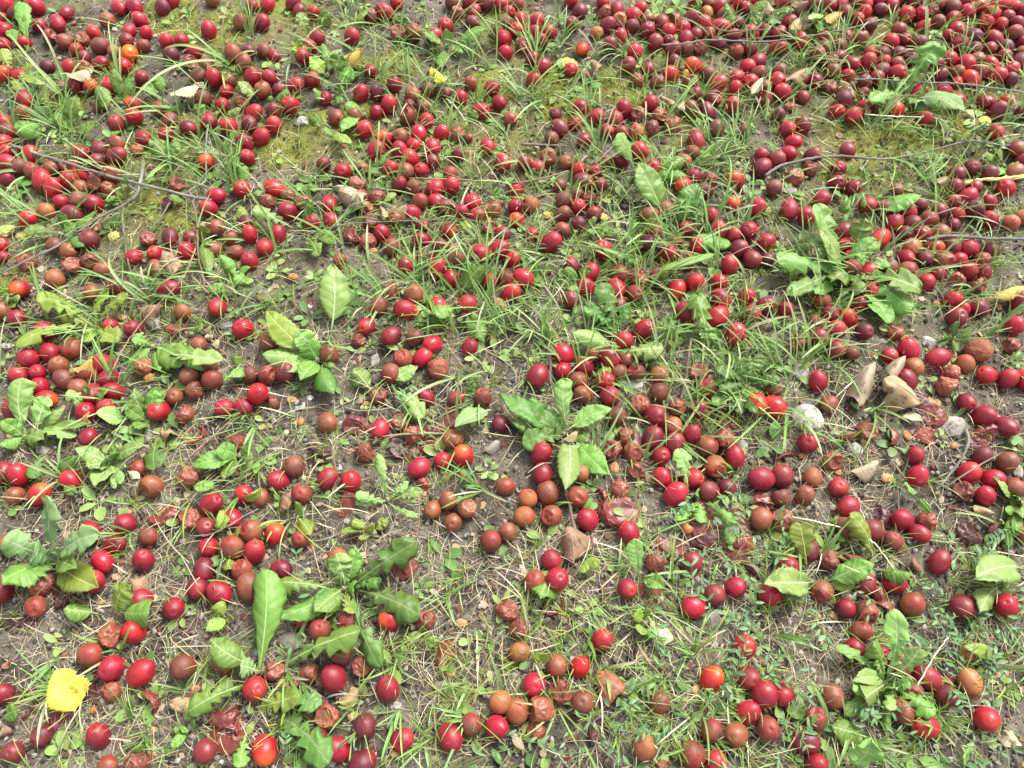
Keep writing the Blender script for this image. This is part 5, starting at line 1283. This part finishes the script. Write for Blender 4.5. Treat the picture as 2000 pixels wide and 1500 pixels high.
def build_pits():
    m, nt, b, L = newmat("plum_pit")
    tc = N(nt, "ShaderNodeTexCoord").outputs["Object"]
    rnd = N(nt, "ShaderNodeObjectInfo").outputs["Random"]
    n1 = noise_n(nt, tc, 260, 4, 0.6)
    c = mixc(nt, rnd, (0.40, 0.15, 0.045), (0.52, 0.32, 0.14))
    r = ramp(nt, [(0.35, (0.5, 0.45, 0.4)), (0.6, (1.1, 1.1, 1.05))]); L.new(n1, r.inputs[0])
    L.new(mixc(nt, 1.0, c, r.outputs[0], 'MULTIPLY'), b.inputs["Base Color"])
    b.inputs["Roughness"].default_value = 0.55
    bump_n(nt, b, n1, 0.5, 0.001)
    V, F = ICO4
    first = None
    for n, (u, v, w, h, rot) in enumerate(PITS):
        if first is None:
            P = V * (1 + 0.05 * fbm(V * 5, 150, 3))[:, None]
            P[:, 0] *= 1.0 + 0.12 * V[:, 0]
            P = P * np.array([1, 0.72, 0.55])
            P[:, 2] += 0.10 * np.exp(-(V[:, 1] / 0.12) ** 2) * np.sign(V[:, 2]) * (1 - V[:, 0] ** 2)
            o = link("plum_pit", mesh_np("plum_pit", P * 0.01, F), m); first = o
        else:
            o = first.copy(); COL.objects.link(o)
        sc = scale_at(u, v)
        big = max(w, h) * sc / 2 / 0.01
        a = (0 if w >= h else math.pi / 2) + rot
        o.scale = (big, big, big); o.rotation_euler = (rot * 0.4, 0.1, a)
        o.location = at(u, v, big * 0.01 * 0.42)
        best = None
        for (lu, lv, ph) in LAND:
            sec = sector(u - lu, v - lv)
            rk = sum(1 for q in PITS if sector(q[0] - lu, q[1] - lv) == sec and math.hypot(q[0] - lu, q[1] - lv) < math.hypot(u - lu, v - lv))
            cost = math.hypot(u - lu, v - lv) + rk * 60
            if rk < 5 and (best is None or cost < best[0]):
                best = (cost, f"bare tan plum pit {RANK[rk]} {sec} {ph}")
        tag(o, best[1], "plum pit", "plum pits on the soil")
build_pits()

# ------------------------------------------------------------------ yellow lichen
def build_lichen():
    m, nt, b, L = newmat("yellow_lichen")
    tc = N(nt, "ShaderNodeTexCoord").outputs["Object"]
    n1 = noise_n(nt, tc, 300, 4, 0.7)
    L.new(mixc(nt, n1, (0.28, 0.24, 0.05), (0.46, 0.43, 0.14)), b.inputs["Base Color"]); b.inputs["Roughness"].default_value = 0.95
    V, F = ICO4
    for n, (u, v, w, label) in enumerate([(12, 450, 30, "yellow lichen clump at the left edge beside a red plum"), (42, 460, 22, "small yellow lichen clump beside the long flat leaf"),
                                          (222, 461, 22, "bright yellow lichen clump on grey soil under the branch"), (1108, 126, 36, "pale yellow lichen scrap on a twig near moss"),
                                          (910, 442, 26, "greenish yellow lichen scrap beside a crimson plum pair"), (1070, 420, 22, "yellow lichen scrap on soil beside a brown plum"),
                                          (1178, 424, 20, "yellow lichen scrap beside a purple plum in the centre"), (78, 190, 34, "mustard lichen scrap beside a crimson plum at the left")]):
        P = V * (1 + 0.5 * fbm(V * 3 + n * 5, 160, 4, 0.65))[:, None]
        s = w * scale_at(u, v) / 2
        me = mesh_np("lichen_clump", P * s * np.array([1, 0.9, 0.35]), F)
        o = link("lichen_clump", me, m); o.location = at(u, v, s * 0.2 + 0.002)
        tag(o, label, "lichen", "yellow lichen on the ground")
build_lichen()

# ------------------------------------------------------------------ grass, straw, moss, knotgrass, crumbs (nobody could count these)
GRASS = ["11111246547554566767", "53234234567545467667", "64454236644556644356", "75443448865567635565", "22124446888788843454", "25643226866788734443",
         "33123115566678754222", "11232123234466763112", "23324322124344432112", "24444422242233232223", "22245422343344444334", "22233234554335643346",
         "32122356676556654456", "44344456787678875567", "66666556887678977676"]
GD = np.array([[int(c) for c in r] for r in GRASS], float)

def blades(pts, az, lean, ln, wd, droop, segs, col0, col1, fold=0.0, z0=0.0, twist=0.0):
    """many tapered curved blades as one mesh.  pts (n,2)"""
    n = len(pts)
    t = np.linspace(0, 1, segs + 1)
    hx, hy = np.cos(az), np.sin(az)
    ang = lean[:, None] + droop[:, None] * t[None] ** 1.3                    # angle from vertical, growing toward the tip
    ds = ln[:, None] / segs
    dx = np.sin(ang) * ds; dz = np.cos(ang) * ds
    r = np.concatenate([np.zeros((n, 1)), np.cumsum(dx[:, :-1], 1)], 1)
    z = np.concatenate([np.zeros((n, 1)), np.cumsum(dz[:, :-1], 1)], 1)
    sway = twist[:, None] * ln[:, None] * t[None] ** 2 if isinstance(twist, np.ndarray) else np.zeros_like(r)
    gh = ground_h(pts[:, 0], pts[:, 1])
    px = pts[:, 0][:, None] + r * hx[:, None] - sway * hy[:, None]
    py = pts[:, 1][:, None] + r * hy[:, None] + sway * hx[:, None]
    pz = gh[:, None] + z0 + np.maximum(z, 0.002 + 0.0 * z)
    w = wd[:, None] * np.sqrt(np.clip(1 - t[None] ** 2.2, 0, 1)) * (0.75 + 0.5 * np.minimum(1, t[None] * 3)) / 2
    sx, sy = -hy[:, None] * w, hx[:, None] * w
    tilt = np.random.default_rng(n).uniform(-0.5, 0.5, n)[:, None] * w
    A = np.stack([px - sx, py - sy, pz - tilt], -1); B = np.stack([px, py, pz - w * fold], -1); C = np.stack([px + sx, py + sy, pz + tilt], -1)
    V = np.stack([A, B, C], 2)                                             # n, segs+1, 3, 3
    idx = np.arange(n * (segs + 1) * 3).reshape(n, segs + 1, 3)
    f1 = np.stack([idx[:, :-1, 0], idx[:, :-1, 1], idx[:, 1:, 1], idx[:, 1:, 0]], -1)
    f2 = np.stack([idx[:, :-1, 1], idx[:, :-1, 2], idx[:, 1:, 2], idx[:, 1:, 1]], -1)
    F = np.concatenate([f1.reshape(-1, 4), f2.reshape(-1, 4)])
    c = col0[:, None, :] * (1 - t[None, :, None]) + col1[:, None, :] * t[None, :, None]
    c = np.repeat(c[:, :, None, :], 3, 2)
    return V.reshape(-1, 3), F, c.reshape(-1, 3)

def mat_blade(name, transl=0.3, rough=0.5, spec=0.4):
    m, nt, b, L = newmat(name)
    a = N(nt, "ShaderNodeAttribute", attribute_name="Col")
    L.new(a.outputs["Color"], b.inputs["Base Color"])
    b.inputs["Roughness"].default_value = rough; b.inputs["Specular IOR Level"].default_value = spec
    tr = N(nt, "ShaderNodeBsdfTranslucent"); L.new(a.outputs["Color"], tr.inputs["Color"])
    mx = N(nt, "ShaderNodeMixShader"); mx.inputs[0].default_value = transl
    L.new(b.outputs[0], mx.inputs[1]); L.new(tr.outputs[0], mx.inputs[2])
    L.new(mx.outputs[0], nt.nodes["Material Output"].inputs[0])
    return m

def px_ground(u, v):
    """vectorised: photo pixels to soil level"""
    yy = (750 - v) / FPX
    s = CAM_H / (math.sin(PITCH) - yy * math.cos(PITCH))
    return np.stack([s * (u - 1000) / FPX, s * (math.cos(PITCH) + yy * math.sin(PITCH))], -1)

def scatter(dens, per, jitter=60):
    """photo pixel positions with the density of a 20 x 15 grid"""
    us, vs = [], []
    for r in range(15):
        for c in range(20):
            n = rng.poisson(dens[r, c] * per)
            us.append(rng.uniform(c * 100 - jitter, c * 100 + 100 + jitter, n)); vs.append(rng.uniform(r * 100 - jitter, r * 100 + 100 + jitter, n))
    return np.concatenate(us), np.concatenate(vs)

def mixcols(n, cols, jit=0.18):
    cols = np.array(cols)
    c = cols[rng.integers(0, len(cols), n)] * (1 + rng.uniform(-jit, jit, (n, 1)))
    return np.clip(c * (1 + rng.uniform(-0.06, 0.06, (n, 3))), 0, 1)

G_GREEN = [(0.115, 0.230, 0.042), (0.135, 0.265, 0.055), (0.165, 0.290, 0.065), (0.120, 0.240, 0.075)]
G_PALE = [(0.210, 0.330, 0.110), (0.190, 0.310, 0.080), (0.240, 0.350, 0.130)]
G_YELL = [(0.210, 0.280, 0.045), (0.260, 0.320, 0.060), (0.180, 0.260, 0.040)]
G_STRAW = [(0.46, 0.40, 0.24), (0.54, 0.48, 0.32), (0.36, 0.30, 0.17), (0.60, 0.55, 0.40), (0.30, 0.25, 0.15)]

def join(parts):
    V, F, C, b = [], [], [], 0
    for v, f, c in parts:
        V.append(v); F.append(f + b); C.append(c); b += len(v)
    return np.concatenate(V), np.concatenate(F), np.concatenate(C)

def build_grass():
    parts = []
    rowf = np.arange(15)[:, None] * np.ones((1, 20))
    # long blades, in small fans
    d_long = np.where(rowf < 8, GD ** 1.35 * np.where(rowf < 3, 1.35, 1.0), GD ** 1.2 * 0.30)
    u, v = scatter(d_long, 0.36)
    def fan(u, v, k0, k1, spread):
        k = rng.integers(k0, k1, len(u))
        uu, vv = np.repeat(u, k), np.repeat(v, k)
        base_az = np.repeat(rng.uniform(0, 2 * math.pi, len(u)), k)
        n = len(uu)
        return uu + rng.normal(0, 4, n), vv + rng.normal(0, 3, n), base_az + rng.normal(0, spread, n)
    uu, vv, az = fan(u, v, 2, 9, 0.9)
    n = len(uu)
    ln = rng.uniform(0.030, 0.110, n) * np.where(vv > 900, 0.75, 1.0)
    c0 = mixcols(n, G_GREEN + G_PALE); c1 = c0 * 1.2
    old = rng.random(n) < 0.14
    c1[old] = mixcols(old.sum(), G_STRAW)
    wide = np.where(rng.random(n) < 0.25, rng.uniform(0.0026, 0.0038, n), rng.uniform(0.0012, 0.0027, n))
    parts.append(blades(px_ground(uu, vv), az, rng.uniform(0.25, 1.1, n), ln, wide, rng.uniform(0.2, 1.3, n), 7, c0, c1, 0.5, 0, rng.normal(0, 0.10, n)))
    # short fine yellow green blades
    d_short = np.where(rowf < 7, GD ** 1.2 * 1.0, GD ** 1.2 * 0.62)
    u, v = scatter(d_short, 0.95)
    uu, vv, az = fan(u, v, 4, 14, 1.6)
    n = len(uu)
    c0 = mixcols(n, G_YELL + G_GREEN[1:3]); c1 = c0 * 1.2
    old = rng.random(n) < 0.15
    c1[old] = mixcols(old.sum(), G_STRAW)
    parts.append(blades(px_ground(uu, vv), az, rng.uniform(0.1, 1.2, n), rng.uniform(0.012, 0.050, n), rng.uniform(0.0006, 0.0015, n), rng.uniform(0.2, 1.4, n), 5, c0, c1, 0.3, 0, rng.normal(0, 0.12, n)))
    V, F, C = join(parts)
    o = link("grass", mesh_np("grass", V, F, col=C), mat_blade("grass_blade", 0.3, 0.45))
    tag(o, "thin green and yellowish grass growing up between the fallen plums", "grass", kind="stuff")

    # the thick tuft that stands out on its own, and long single blades seen in the photograph
    fans = [((290, 588), [(130, 590), (150, 520), (215, 500), (250, 530), (275, 520), (300, 510), (340, 520), (365, 540), (360, 500), (460, 555), (385, 600), (230, 550), (200, 535), (330, 560), (310, 535)], "thick grass tuft with broad arching blades beside the reddish stem"),
            ((135, 195), [(18, 65), (70, 45), (100, 110), (45, 110), (60, 150), (160, 120)], "tall grass tuft with long crossing blades over crimson plums at the left"),
            ((452, 125), [(362, 55), (435, 65), (320, 95), (250, 210), (500, 100), (470, 60), (470, 115), (395, 95)], "fan of long grass blades beside a crimson plum on the slope"),
            ((240, 175), [(215, 40), (235, 90), (295, 125), (245, 60), (222, 70)], "narrow upright grass tuft beside a scarlet plum"),
            ((62, 340), [(-10, 300), (20, 290), (-20, 330), (85, 280), (140, 300), (10, 380), (45, 285), (-30, 360)], "bushy grass tuft covering red plums at the left edge"),
            ((1048, 115), [(1005, 30), (1025, 60), (1090, 45), (1110, 10), (1075, 30), (1000, 110), (1100, 90), (1035, 40), (1060, 20)], "tall grass tuft between red plums near the top"),
            ((1385, 440), [(1320, 400), (1290, 430), (1340, 380), (1400, 330), (1440, 360), (1480, 400), (1460, 480), (1350, 500), (1420, 300), (1300, 470)], "spreading tuft of long blades in the middle of the grassy band"),
            ((735, 330), [(700, 270), (760, 250), (715, 240), (790, 290), (690, 350), (740, 235), (770, 350), (800, 310)], "tuft of upright blades among crimson plums in the centre"),
            ((805, 550), [(720, 620), (740, 500), (850, 470), (900, 480), (880, 400), (870, 540), (700, 600), (790, 440), (830, 590)], "tuft of crossing blades over scarlet plums"),
            ((950, 590), [(920, 480), (990, 440), (1000, 500), (960, 420), (900, 540), (1010, 560), (930, 650), (985, 640)], "wide grass tuft right beside the solitary leaning oval leaf"),
            ((1635, 640), [(1590, 690), (1650, 540), (1620, 700), (1665, 560), (1700, 600), (1560, 660)], "grass tuft under the big dandelion rosette"),
            ((1640, 120), [(1610, 60), (1650, 30), (1680, 80), (1600, 140), (1700, 40), (1660, 150), (1625, 20)], "grass tuft with upright blades over dark plums near the top"),
            ((1745, 52), [(1720, 10), (1735, 5), (1760, 20), (1790, 30), (1700, 45), (1755, 8)], "short yellowish grass tuft between orange red plums near the top"),
            ((1875, 130), [(1860, 40), (1900, 60), (1920, 90), (1850, 90), (1940, 130), (1960, 110), (1890, 30), (1800, 100)], "loose grass tuft over dark plums at the upper side"),
            ((1110, 700), [(1100, 640), (1040, 690), (1160, 700), (1005, 640), (1020, 590), (1130, 640)], "pale grass tuft beside the brown woody stem"),
            ((1090, 1380), [(1040, 1330), (1020, 1440), (1120, 1320), (1165, 1370), (1060, 1450), (1150, 1440), (1075, 1310), (1000, 1370), (1130, 1460)], "yellow green grass tuft growing between brown plums low in the scene"),
            ((1355, 1280), [(1320, 1230), (1400, 1190), (1420, 1230), (1340, 1210), (1440, 1270), (1300, 1300), (1380, 1200), (1425, 1180), (1365, 1330)], "yellow green grass tuft above an orange red plum low in the scene"),
            ((775, 1300), [(760, 1230), (800, 1220), (740, 1270), (850, 1230), (700, 1330), (825, 1330), (750, 1370)], "tangled pale grass clump beside the dark dandelion"),
            ((570, 1020), [(560, 980), (520, 1060), (600, 1000), (640, 1080), (545, 1100), (610, 1060), (500, 1030)], "thin yellow green grass clump between red plums"),
            ((905, 1390), [(860, 1450), (925, 1340), (880, 1330), (940, 1420), (1000, 1470), (850, 1380)], "grass clump bending over a crimson plum at the lower edge"),
            ((375, 970), [(320, 900), (350, 870), (330, 980), (420, 920), (455, 940), (360, 1060), (335, 1060)], "thin curving grass clump over straw between red plums"),
            ]
    mtuft = mat_blade("tuft_blade", 0.3, 0.45)
    for n, ((bu, bv), tips, label) in enumerate(fans):
        org = at(bu, bv, 0.0)
        VV, FF, CC, base = [], [], [], 0
        for tu, tv in tips:
            P0 = at(bu + rng.normal(0, 4), bv + rng.normal(0, 3), 0.001)
            L0 = math.hypot(tu - bu, tv - bv) * scale_at(bu, bv)
            P1 = at(tu, tv, min(0.055, max(0.012, L0 * rng.uniform(0.25, 0.55))))
            segs = 12; t = np.linspace(0, 1, segs + 1)
            d = np.array(P1 - P0); side = np.cross(d, (0, 0, 1)); side /= np.linalg.norm(side)
            mid = np.array((0, 0, 1)) * np.linalg.norm(d) * rng.uniform(0.12, 0.30) + side * np.linalg.norm(d) * rng.normal(0, 0.06)
            c = np.array(P0)[None] + t[:, None] * d[None] + (4 * t * (1 - t))[:, None] * mid[None]
            wd = rng.uniform(0.0022, 0.0050) if n in (0, 1, 2, 4) else (rng.uniform(0.0015, 0.0032) if n < 15 else rng.uniform(0.0011, 0.0022))
            w = wd / 2 * np.sqrt(np.clip(1 - t ** 2.4, 0, 1)) * (0.7 + 0.5 * np.minimum(1, t * 4))
            rl = rng.uniform(-0.5, 0.5)
            sv = side * math.cos(rl) + np.array((0, 0, 1)) * math.sin(rl)
            vv = np.stack([c - w[:, None] * sv[None], c - np.array((0, 0, 1))[None] * (w * 0.5)[:, None], c + w[:, None] * sv[None]], 1)
            idx = np.arange((segs + 1) * 3).reshape(segs + 1, 3) + base; base += (segs + 1) * 3
            FF.append(np.concatenate([np.stack([idx[:-1, k], idx[:-1, k + 1], idx[1:, k + 1], idx[1:, k]], -1) for k in (0, 1)]))
            VV.append(vv.reshape(-1, 3) - np.array(org)[None])
            c0 = mixcols(1, G_PALE + G_GREEN if n < 15 else G_YELL + G_PALE)[0]
            c1 = c0 * 1.1 if rng.random() > 0.15 else mixcols(1, G_STRAW)[0]
            CC.append(np.repeat((c0[None] * (1 - t[:, None]) + c1[None] * t[:, None])[:, None, :], 3, 1).reshape(-1, 3))
        o = link("grass_tuft", mesh_np("grass_tuft", np.concatenate(VV), np.concatenate(FF), col=np.concatenate(CC)), mtuft)
        o.location = org
        tag(o, label, "grass tuft", "grass tufts among the plums")
build_grass()

def build_straw():
    parts = []
    rowf = np.arange(15)[:, None] * np.ones((1, 20))
    u, v = scatter(np.where(rowf < 5, 6.0, 9.0) + 0 * GD, 9.5)
    g = px_ground(u, v); keep = vnoise(np.stack([g[:, 0] * 16, g[:, 1] * 16, 0 * u], 1), 8) * 0.6 + vnoise(np.stack([g[:, 0] * 45, g[:, 1] * 45, 0 * u], 1), 9) * 0.4 > 0.39
    u, v = u[keep], v[keep]
    n = len(u)
    c0 = mixcols(n, G_STRAW + [(0.20, 0.15, 0.09), (0.14, 0.10, 0.07)], 0.3)
    parts.append(blades(px_ground(u, v), rng.uniform(0, 6.28, n), rng.uniform(1.15, 1.6, n), rng.uniform(0.008, 0.05, n) , rng.uniform(0.00025, 0.0007, n), rng.uniform(-0.3, 0.6, n), 7, c0, c0 * 1.1, 0.2, 0.0012, rng.normal(0, 0.7, n)))
    # dead blades that lie over the fruit
    u, v = scatter(GD * 0.5 + 1, 0.55)
    n = len(u)
    c0 = mixcols(n, G_STRAW, 0.25)
    parts.append(blades(px_ground(u, v), rng.uniform(0, 6.28, n), rng.uniform(0.5, 1.2, n), rng.uniform(0.03, 0.08, n), rng.uniform(0.0006, 0.0018, n), rng.uniform(0.2, 1.2, n), 7, c0, c0, 0.3, 0.001, rng.normal(0, 0.25, n)))
    V, F, C = join(parts)
    o = link("dead_grass", mesh_np("dead_grass", V, F, col=C), mat_blade("straw_blade", 0.15, 0.7, 0.25))
    tag(o, "dry straw coloured dead grass fibres strewn over the soil", "dead grass", kind="stuff")
build_straw()

def build_moss():
    P = []
    for c, r in MOSS_W:
        k = int(5200 * (r / 0.045) ** 2 * 0.16)
        a = rng.uniform(0, 6.28, k); q = r * np.sqrt(rng.random(k))
        keep = rng.random(k) < (1 - (q / r) ** 2) ** 0.6
        P.append(np.stack([c.x + q * np.cos(a), c.y + q * np.sin(a)], 1)[keep])
    k = 26000                                        # thin fuzz of moss and seedlings over the far half
    q = px_ground(rng.uniform(-50, 2050, k), rng.uniform(-30, 1100, k))
    keep = vnoise(np.stack([q[:, 0] * 9, q[:, 1] * 9, np.zeros(k)], 1), 41) * 0.6 + rng.random(k) * 0.4 > 0.5
    P.append(q[keep])
    P = np.concatenate(P); n = len(P)
    pat = vnoise(np.stack([P[:, 0] * 45, P[:, 1] * 45, np.zeros(n)], 1), 3)
    P = P[pat > 0.42]; n = len(P)
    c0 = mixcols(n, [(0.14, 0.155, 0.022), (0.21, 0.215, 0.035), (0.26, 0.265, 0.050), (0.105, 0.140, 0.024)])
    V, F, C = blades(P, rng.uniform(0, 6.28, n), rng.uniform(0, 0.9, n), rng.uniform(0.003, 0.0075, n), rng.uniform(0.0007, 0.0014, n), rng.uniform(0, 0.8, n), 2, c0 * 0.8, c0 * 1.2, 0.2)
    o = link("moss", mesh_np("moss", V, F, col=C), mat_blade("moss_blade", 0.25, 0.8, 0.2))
    tag(o, "yellow green moss in low cushions on the soil", "moss", kind="stuff")
build_moss()

def build_knotgrass():
    """trailing stems with small narrow leaves, thick in the lower right"""
    D = np.zeros((15, 20))
    for (r, c, q) in [(9,15,2),(10,13,3),(10,14,3),(10,15,2),(11,13,3),(11,18,4),(11,19,4),(12,13,3),(12,14,5),(12,18,5),(12,19,5),(12,16,2),(13,12,4),(13,13,5),(13,14,6),(13,15,5),(13,18,5),(13,19,5),(13,17,3),
                      (14,10,4),(14,11,3),(14,12,5),(14,13,5),(14,14,6),(14,15,5),(14,16,3),(14,17,3),(14,18,5),(14,19,5),(12,6,3),(12,7,3),(13,5,2),(14,4,2),(14,5,3),(13,8,2),(9,9,2),(9,8,1),(10,16,2),(9,16,2),(11,14,2),(11,15,2)]:
        D[r, c] = q
    u, v = scatter(D, 0.72, 45)
    VV, FF, CC, base = [], [], [], 0
    LV, LF, LC, lb = [], [], [], 0
    for i in range(len(u)):
        p = px_ground(u[i], v[i]); a = rng.uniform(0, 6.28); L = rng.uniform(0.04, 0.10)
        m = 7
        pts = []
        x, y = p; h = 0.003
        for k in range(m + 1):
            z = float(ground_h(x, y)[0]) + h
            pts.append(Vector((x, y, z)))
            a += rng.normal(0, 0.28); x += math.cos(a) * L / m; y += math.sin(a) * L / m
            h = min(0.035, max(0.002, h + rng.uniform(-0.001, 0.008)))
        V, F = tube(pts, [0.0005] * (m + 1), 4, 0, i)
        VV.append(np.array([q[:] for q in V])); FF.append(np.array(F) + base); base += len(V)
        CC.append(np.repeat(mixcols(1, [(0.12, 0.20, 0.06), (0.20, 0.22, 0.08), (0.22, 0.14, 0.07)]), len(V), 0))
        for k in range(1, m + 1):
            for sgn in (-1, 1):
                if rng.random() < 0.2: continue
                ll = rng.uniform(0.006, 0.014); ww = ll * rng.uniform(0.28, 0.42)
                aa = a + sgn * rng.uniform(0.5, 1.3)
                d = np.array((math.cos(aa), math.sin(aa), rng.uniform(-0.1, 0.6))); d /= np.linalg.norm(d)
                s = np.cross(d, (0, 0, 1)); s /= np.linalg.norm(s)
                up = np.cross(s, d)
                o0 = np.array(pts[k])
                t = np.array([0, 0.2, 0.5, 0.8, 1.0]); w = np.array([0.15, 0.75, 1.0, 0.6, 0.02]) * ww / 2
                c = o0[None] + t[:, None] * d[None] * ll - up[None] * (t ** 2 * ll * 0.2)[:, None]
                v3 = np.stack([c - w[:, None] * s[None] + up[None] * (w * 0.3)[:, None], c, c + w[:, None] * s[None] + up[None] * (w * 0.3)[:, None]], 1).reshape(-1, 3)
                idx = np.arange(15).reshape(5, 3) + lb; lb += 15
                LV.append(v3); LF.append(np.concatenate([np.stack([idx[:-1, q], idx[:-1, q + 1], idx[1:, q + 1], idx[1:, q]], -1) for q in (0, 1)]))
                LC.append(np.repeat(mixcols(1, [(0.060, 0.165, 0.055), (0.085, 0.20, 0.075), (0.11, 0.22, 0.06), (0.15, 0.26, 0.12)]), 15, 0))
    V = np.concatenate(VV + LV); nb = base
    F = np.concatenate([np.concatenate(FF)] + [f + nb for f in LF]); C = np.concatenate(CC + LC)
    # the tubes' end fans repeat a vertex; drop them
    bad = (F[:, 2] == F[:, 3]); F = F[~bad]
    o = link("knotgrass", mesh_np("knotgrass", V, F, col=C), mat_blade("knotgrass_leaf", 0.25, 0.5))
    tag(o, "trailing small leaved knotgrass spread over the lower corner", "ground cover", kind="stuff")
build_knotgrass()

def build_crumbs():
    bm = bmesh.new(); bmesh.ops.create_icosphere(bm, subdivisions=1, radius=1.0)
    V0 = np.array([x.co[:] for x in bm.verts]); F0 = np.array([[q.index for q in p.verts] for p in bm.faces]); bm.free()
    def many(n, smin, smax, cols, flat, name, label, cat):
        u = rng.uniform(-40, 2040, n); v = rng.uniform(-40, 1540, n)
        p = px_ground(u, v); z = ground_h(p[:, 0], p[:, 1])
        s = rng.uniform(0, 1, n) ** 2.5 * (smax - smin) + smin
        sc = s[:, None] * rng.uniform(0.6, 1.3, (n, 3)) * np.array([1, 1, flat])
        a = rng.uniform(0, 6.28, n); ca, sa = np.cos(a), np.sin(a)
        V = V0[None] * (1 + rng.uniform(-0.3, 0.3, (n, len(V0), 1))) * sc[:, None, :]
        tilt = rng.normal(0, 0.3, (n, 1))
        X = V[..., 0] * ca[:, None] - V[..., 1] * sa[:, None]; Y = V[..., 0] * sa[:, None] + V[..., 1] * ca[:, None]; Z = V[..., 2] + X * tilt
        V = np.stack([X + p[:, :1], Y + p[:, 1:], Z + (z + s * flat * 0.5 + 0.0015)[:, None]], -1)
        F = F0[None] + (np.arange(n) * len(V0))[:, None, None]
        C = np.repeat(mixcols(n, cols, 0.3)[:, None], len(V0), 1)
        me = mesh_np(name, V.reshape(-1, 3), F.reshape(-1, 3), smooth=False, col=C.reshape(-1, 3))
        m, nt, b, L = newmat(name)
        at_ = N(nt, "ShaderNodeAttribute", attribute_name="Col"); L.new(at_.outputs["Color"], b.inputs["Base Color"]); b.inputs["Roughness"].default_value = 0.9
        tag(link(name, me, m), label, cat, kind="stuff")
    many(26000, 0.0006, 0.0042, [(0.07, 0.058, 0.043), (0.12, 0.10, 0.077), (0.17, 0.148, 0.115), (0.045, 0.036, 0.028), (0.25, 0.23, 0.20)], 0.8, "soil_crumbs", "grey brown soil crumbs and grit lying on the ground", "soil")
    many(5000, 0.0012, 0.0060, [(0.16, 0.075, 0.04), (0.10, 0.045, 0.03), (0.26, 0.17, 0.10), (0.34, 0.25, 0.16), (0.13, 0.025, 0.022)], 0.22, "leaf_litter", "small brown flakes of dead leaf and plum skin on the soil", "litter")
build_crumbs()

def build_tiny_weeds():
    """little round leaved sprouts, too many to count"""
    LV, LF, LC, lb = [], [], [], 0
    u, v = scatter(np.where(np.arange(15)[:, None] < 8, np.clip(GD, 3, 6) * 1.1, np.clip(GD, 1, 4) * 0.55), 1.0)
    for i in range(len(u)):
        p = px_ground(u[i], v[i]); z0 = float(ground_h(p[0], p[1])[0])
        k = rng.integers(2, 6); a0 = rng.uniform(0, 6.28)
        big = rng.random() ** 2
        col = mixcols(1, [(0.13, 0.25, 0.05), (0.19, 0.31, 0.07), (0.10, 0.20, 0.045), (0.24, 0.33, 0.09)])
        for q in range(k):
            a = a0 + q * 2.4 + rng.normal(0, 0.3); L = rng.uniform(0.005, 0.009) + 0.013 * big * rng.uniform(0.5, 1); W = L * rng.uniform(0.5, 0.85)
            rise = rng.uniform(0.1, 0.9)
            d = np.array((math.cos(a) * math.cos(rise), math.sin(a) * math.cos(rise), math.sin(rise)))
            sd_ = np.array((-math.sin(a), math.cos(a), 0)); up = np.cross(d, sd_)
            t = np.linspace(0, 1, 9)
            w = np.maximum(np.sqrt(np.clip(1 - ((t - 0.68) / 0.34) ** 2, 0, 1)), 0.07 * (t < 0.9)) * W / 2
            st = L * 1.5
            c = np.array((p[0], p[1], z0 + 0.001))[None] + t[:, None] * d[None] * st + up[None] * (-(t ** 2) * st * rng.uniform(0.1, 0.5))[:, None]
            vv = np.stack([c - sd_[None] * w[:, None] + up[None] * (w * 0.25)[:, None], c, c + sd_[None] * w[:, None] + up[None] * (w * 0.25)[:, None]], 1).reshape(-1, 3)
            idx = np.arange(27).reshape(9, 3) + lb; lb += 27
            LV.append(vv); LC.append(np.repeat(col * rng.uniform(0.85, 1.15), 27, 0))
            LF.append(np.concatenate([np.stack([idx[:-1, m], idx[:-1, m + 1], idx[1:, m + 1], idx[1:, m]], -1) for m in (0, 1)]))
    o = link("sprouts", mesh_np("sprouts", np.concatenate(LV), np.concatenate(LF), col=np.concatenate(LC)), mat_blade("sprout_leaf", 0.25, 0.5))
    tag(o, "tiny round leaved sprouts scattered between the plums and grass", "ground cover", kind="stuff")
build_tiny_weeds()
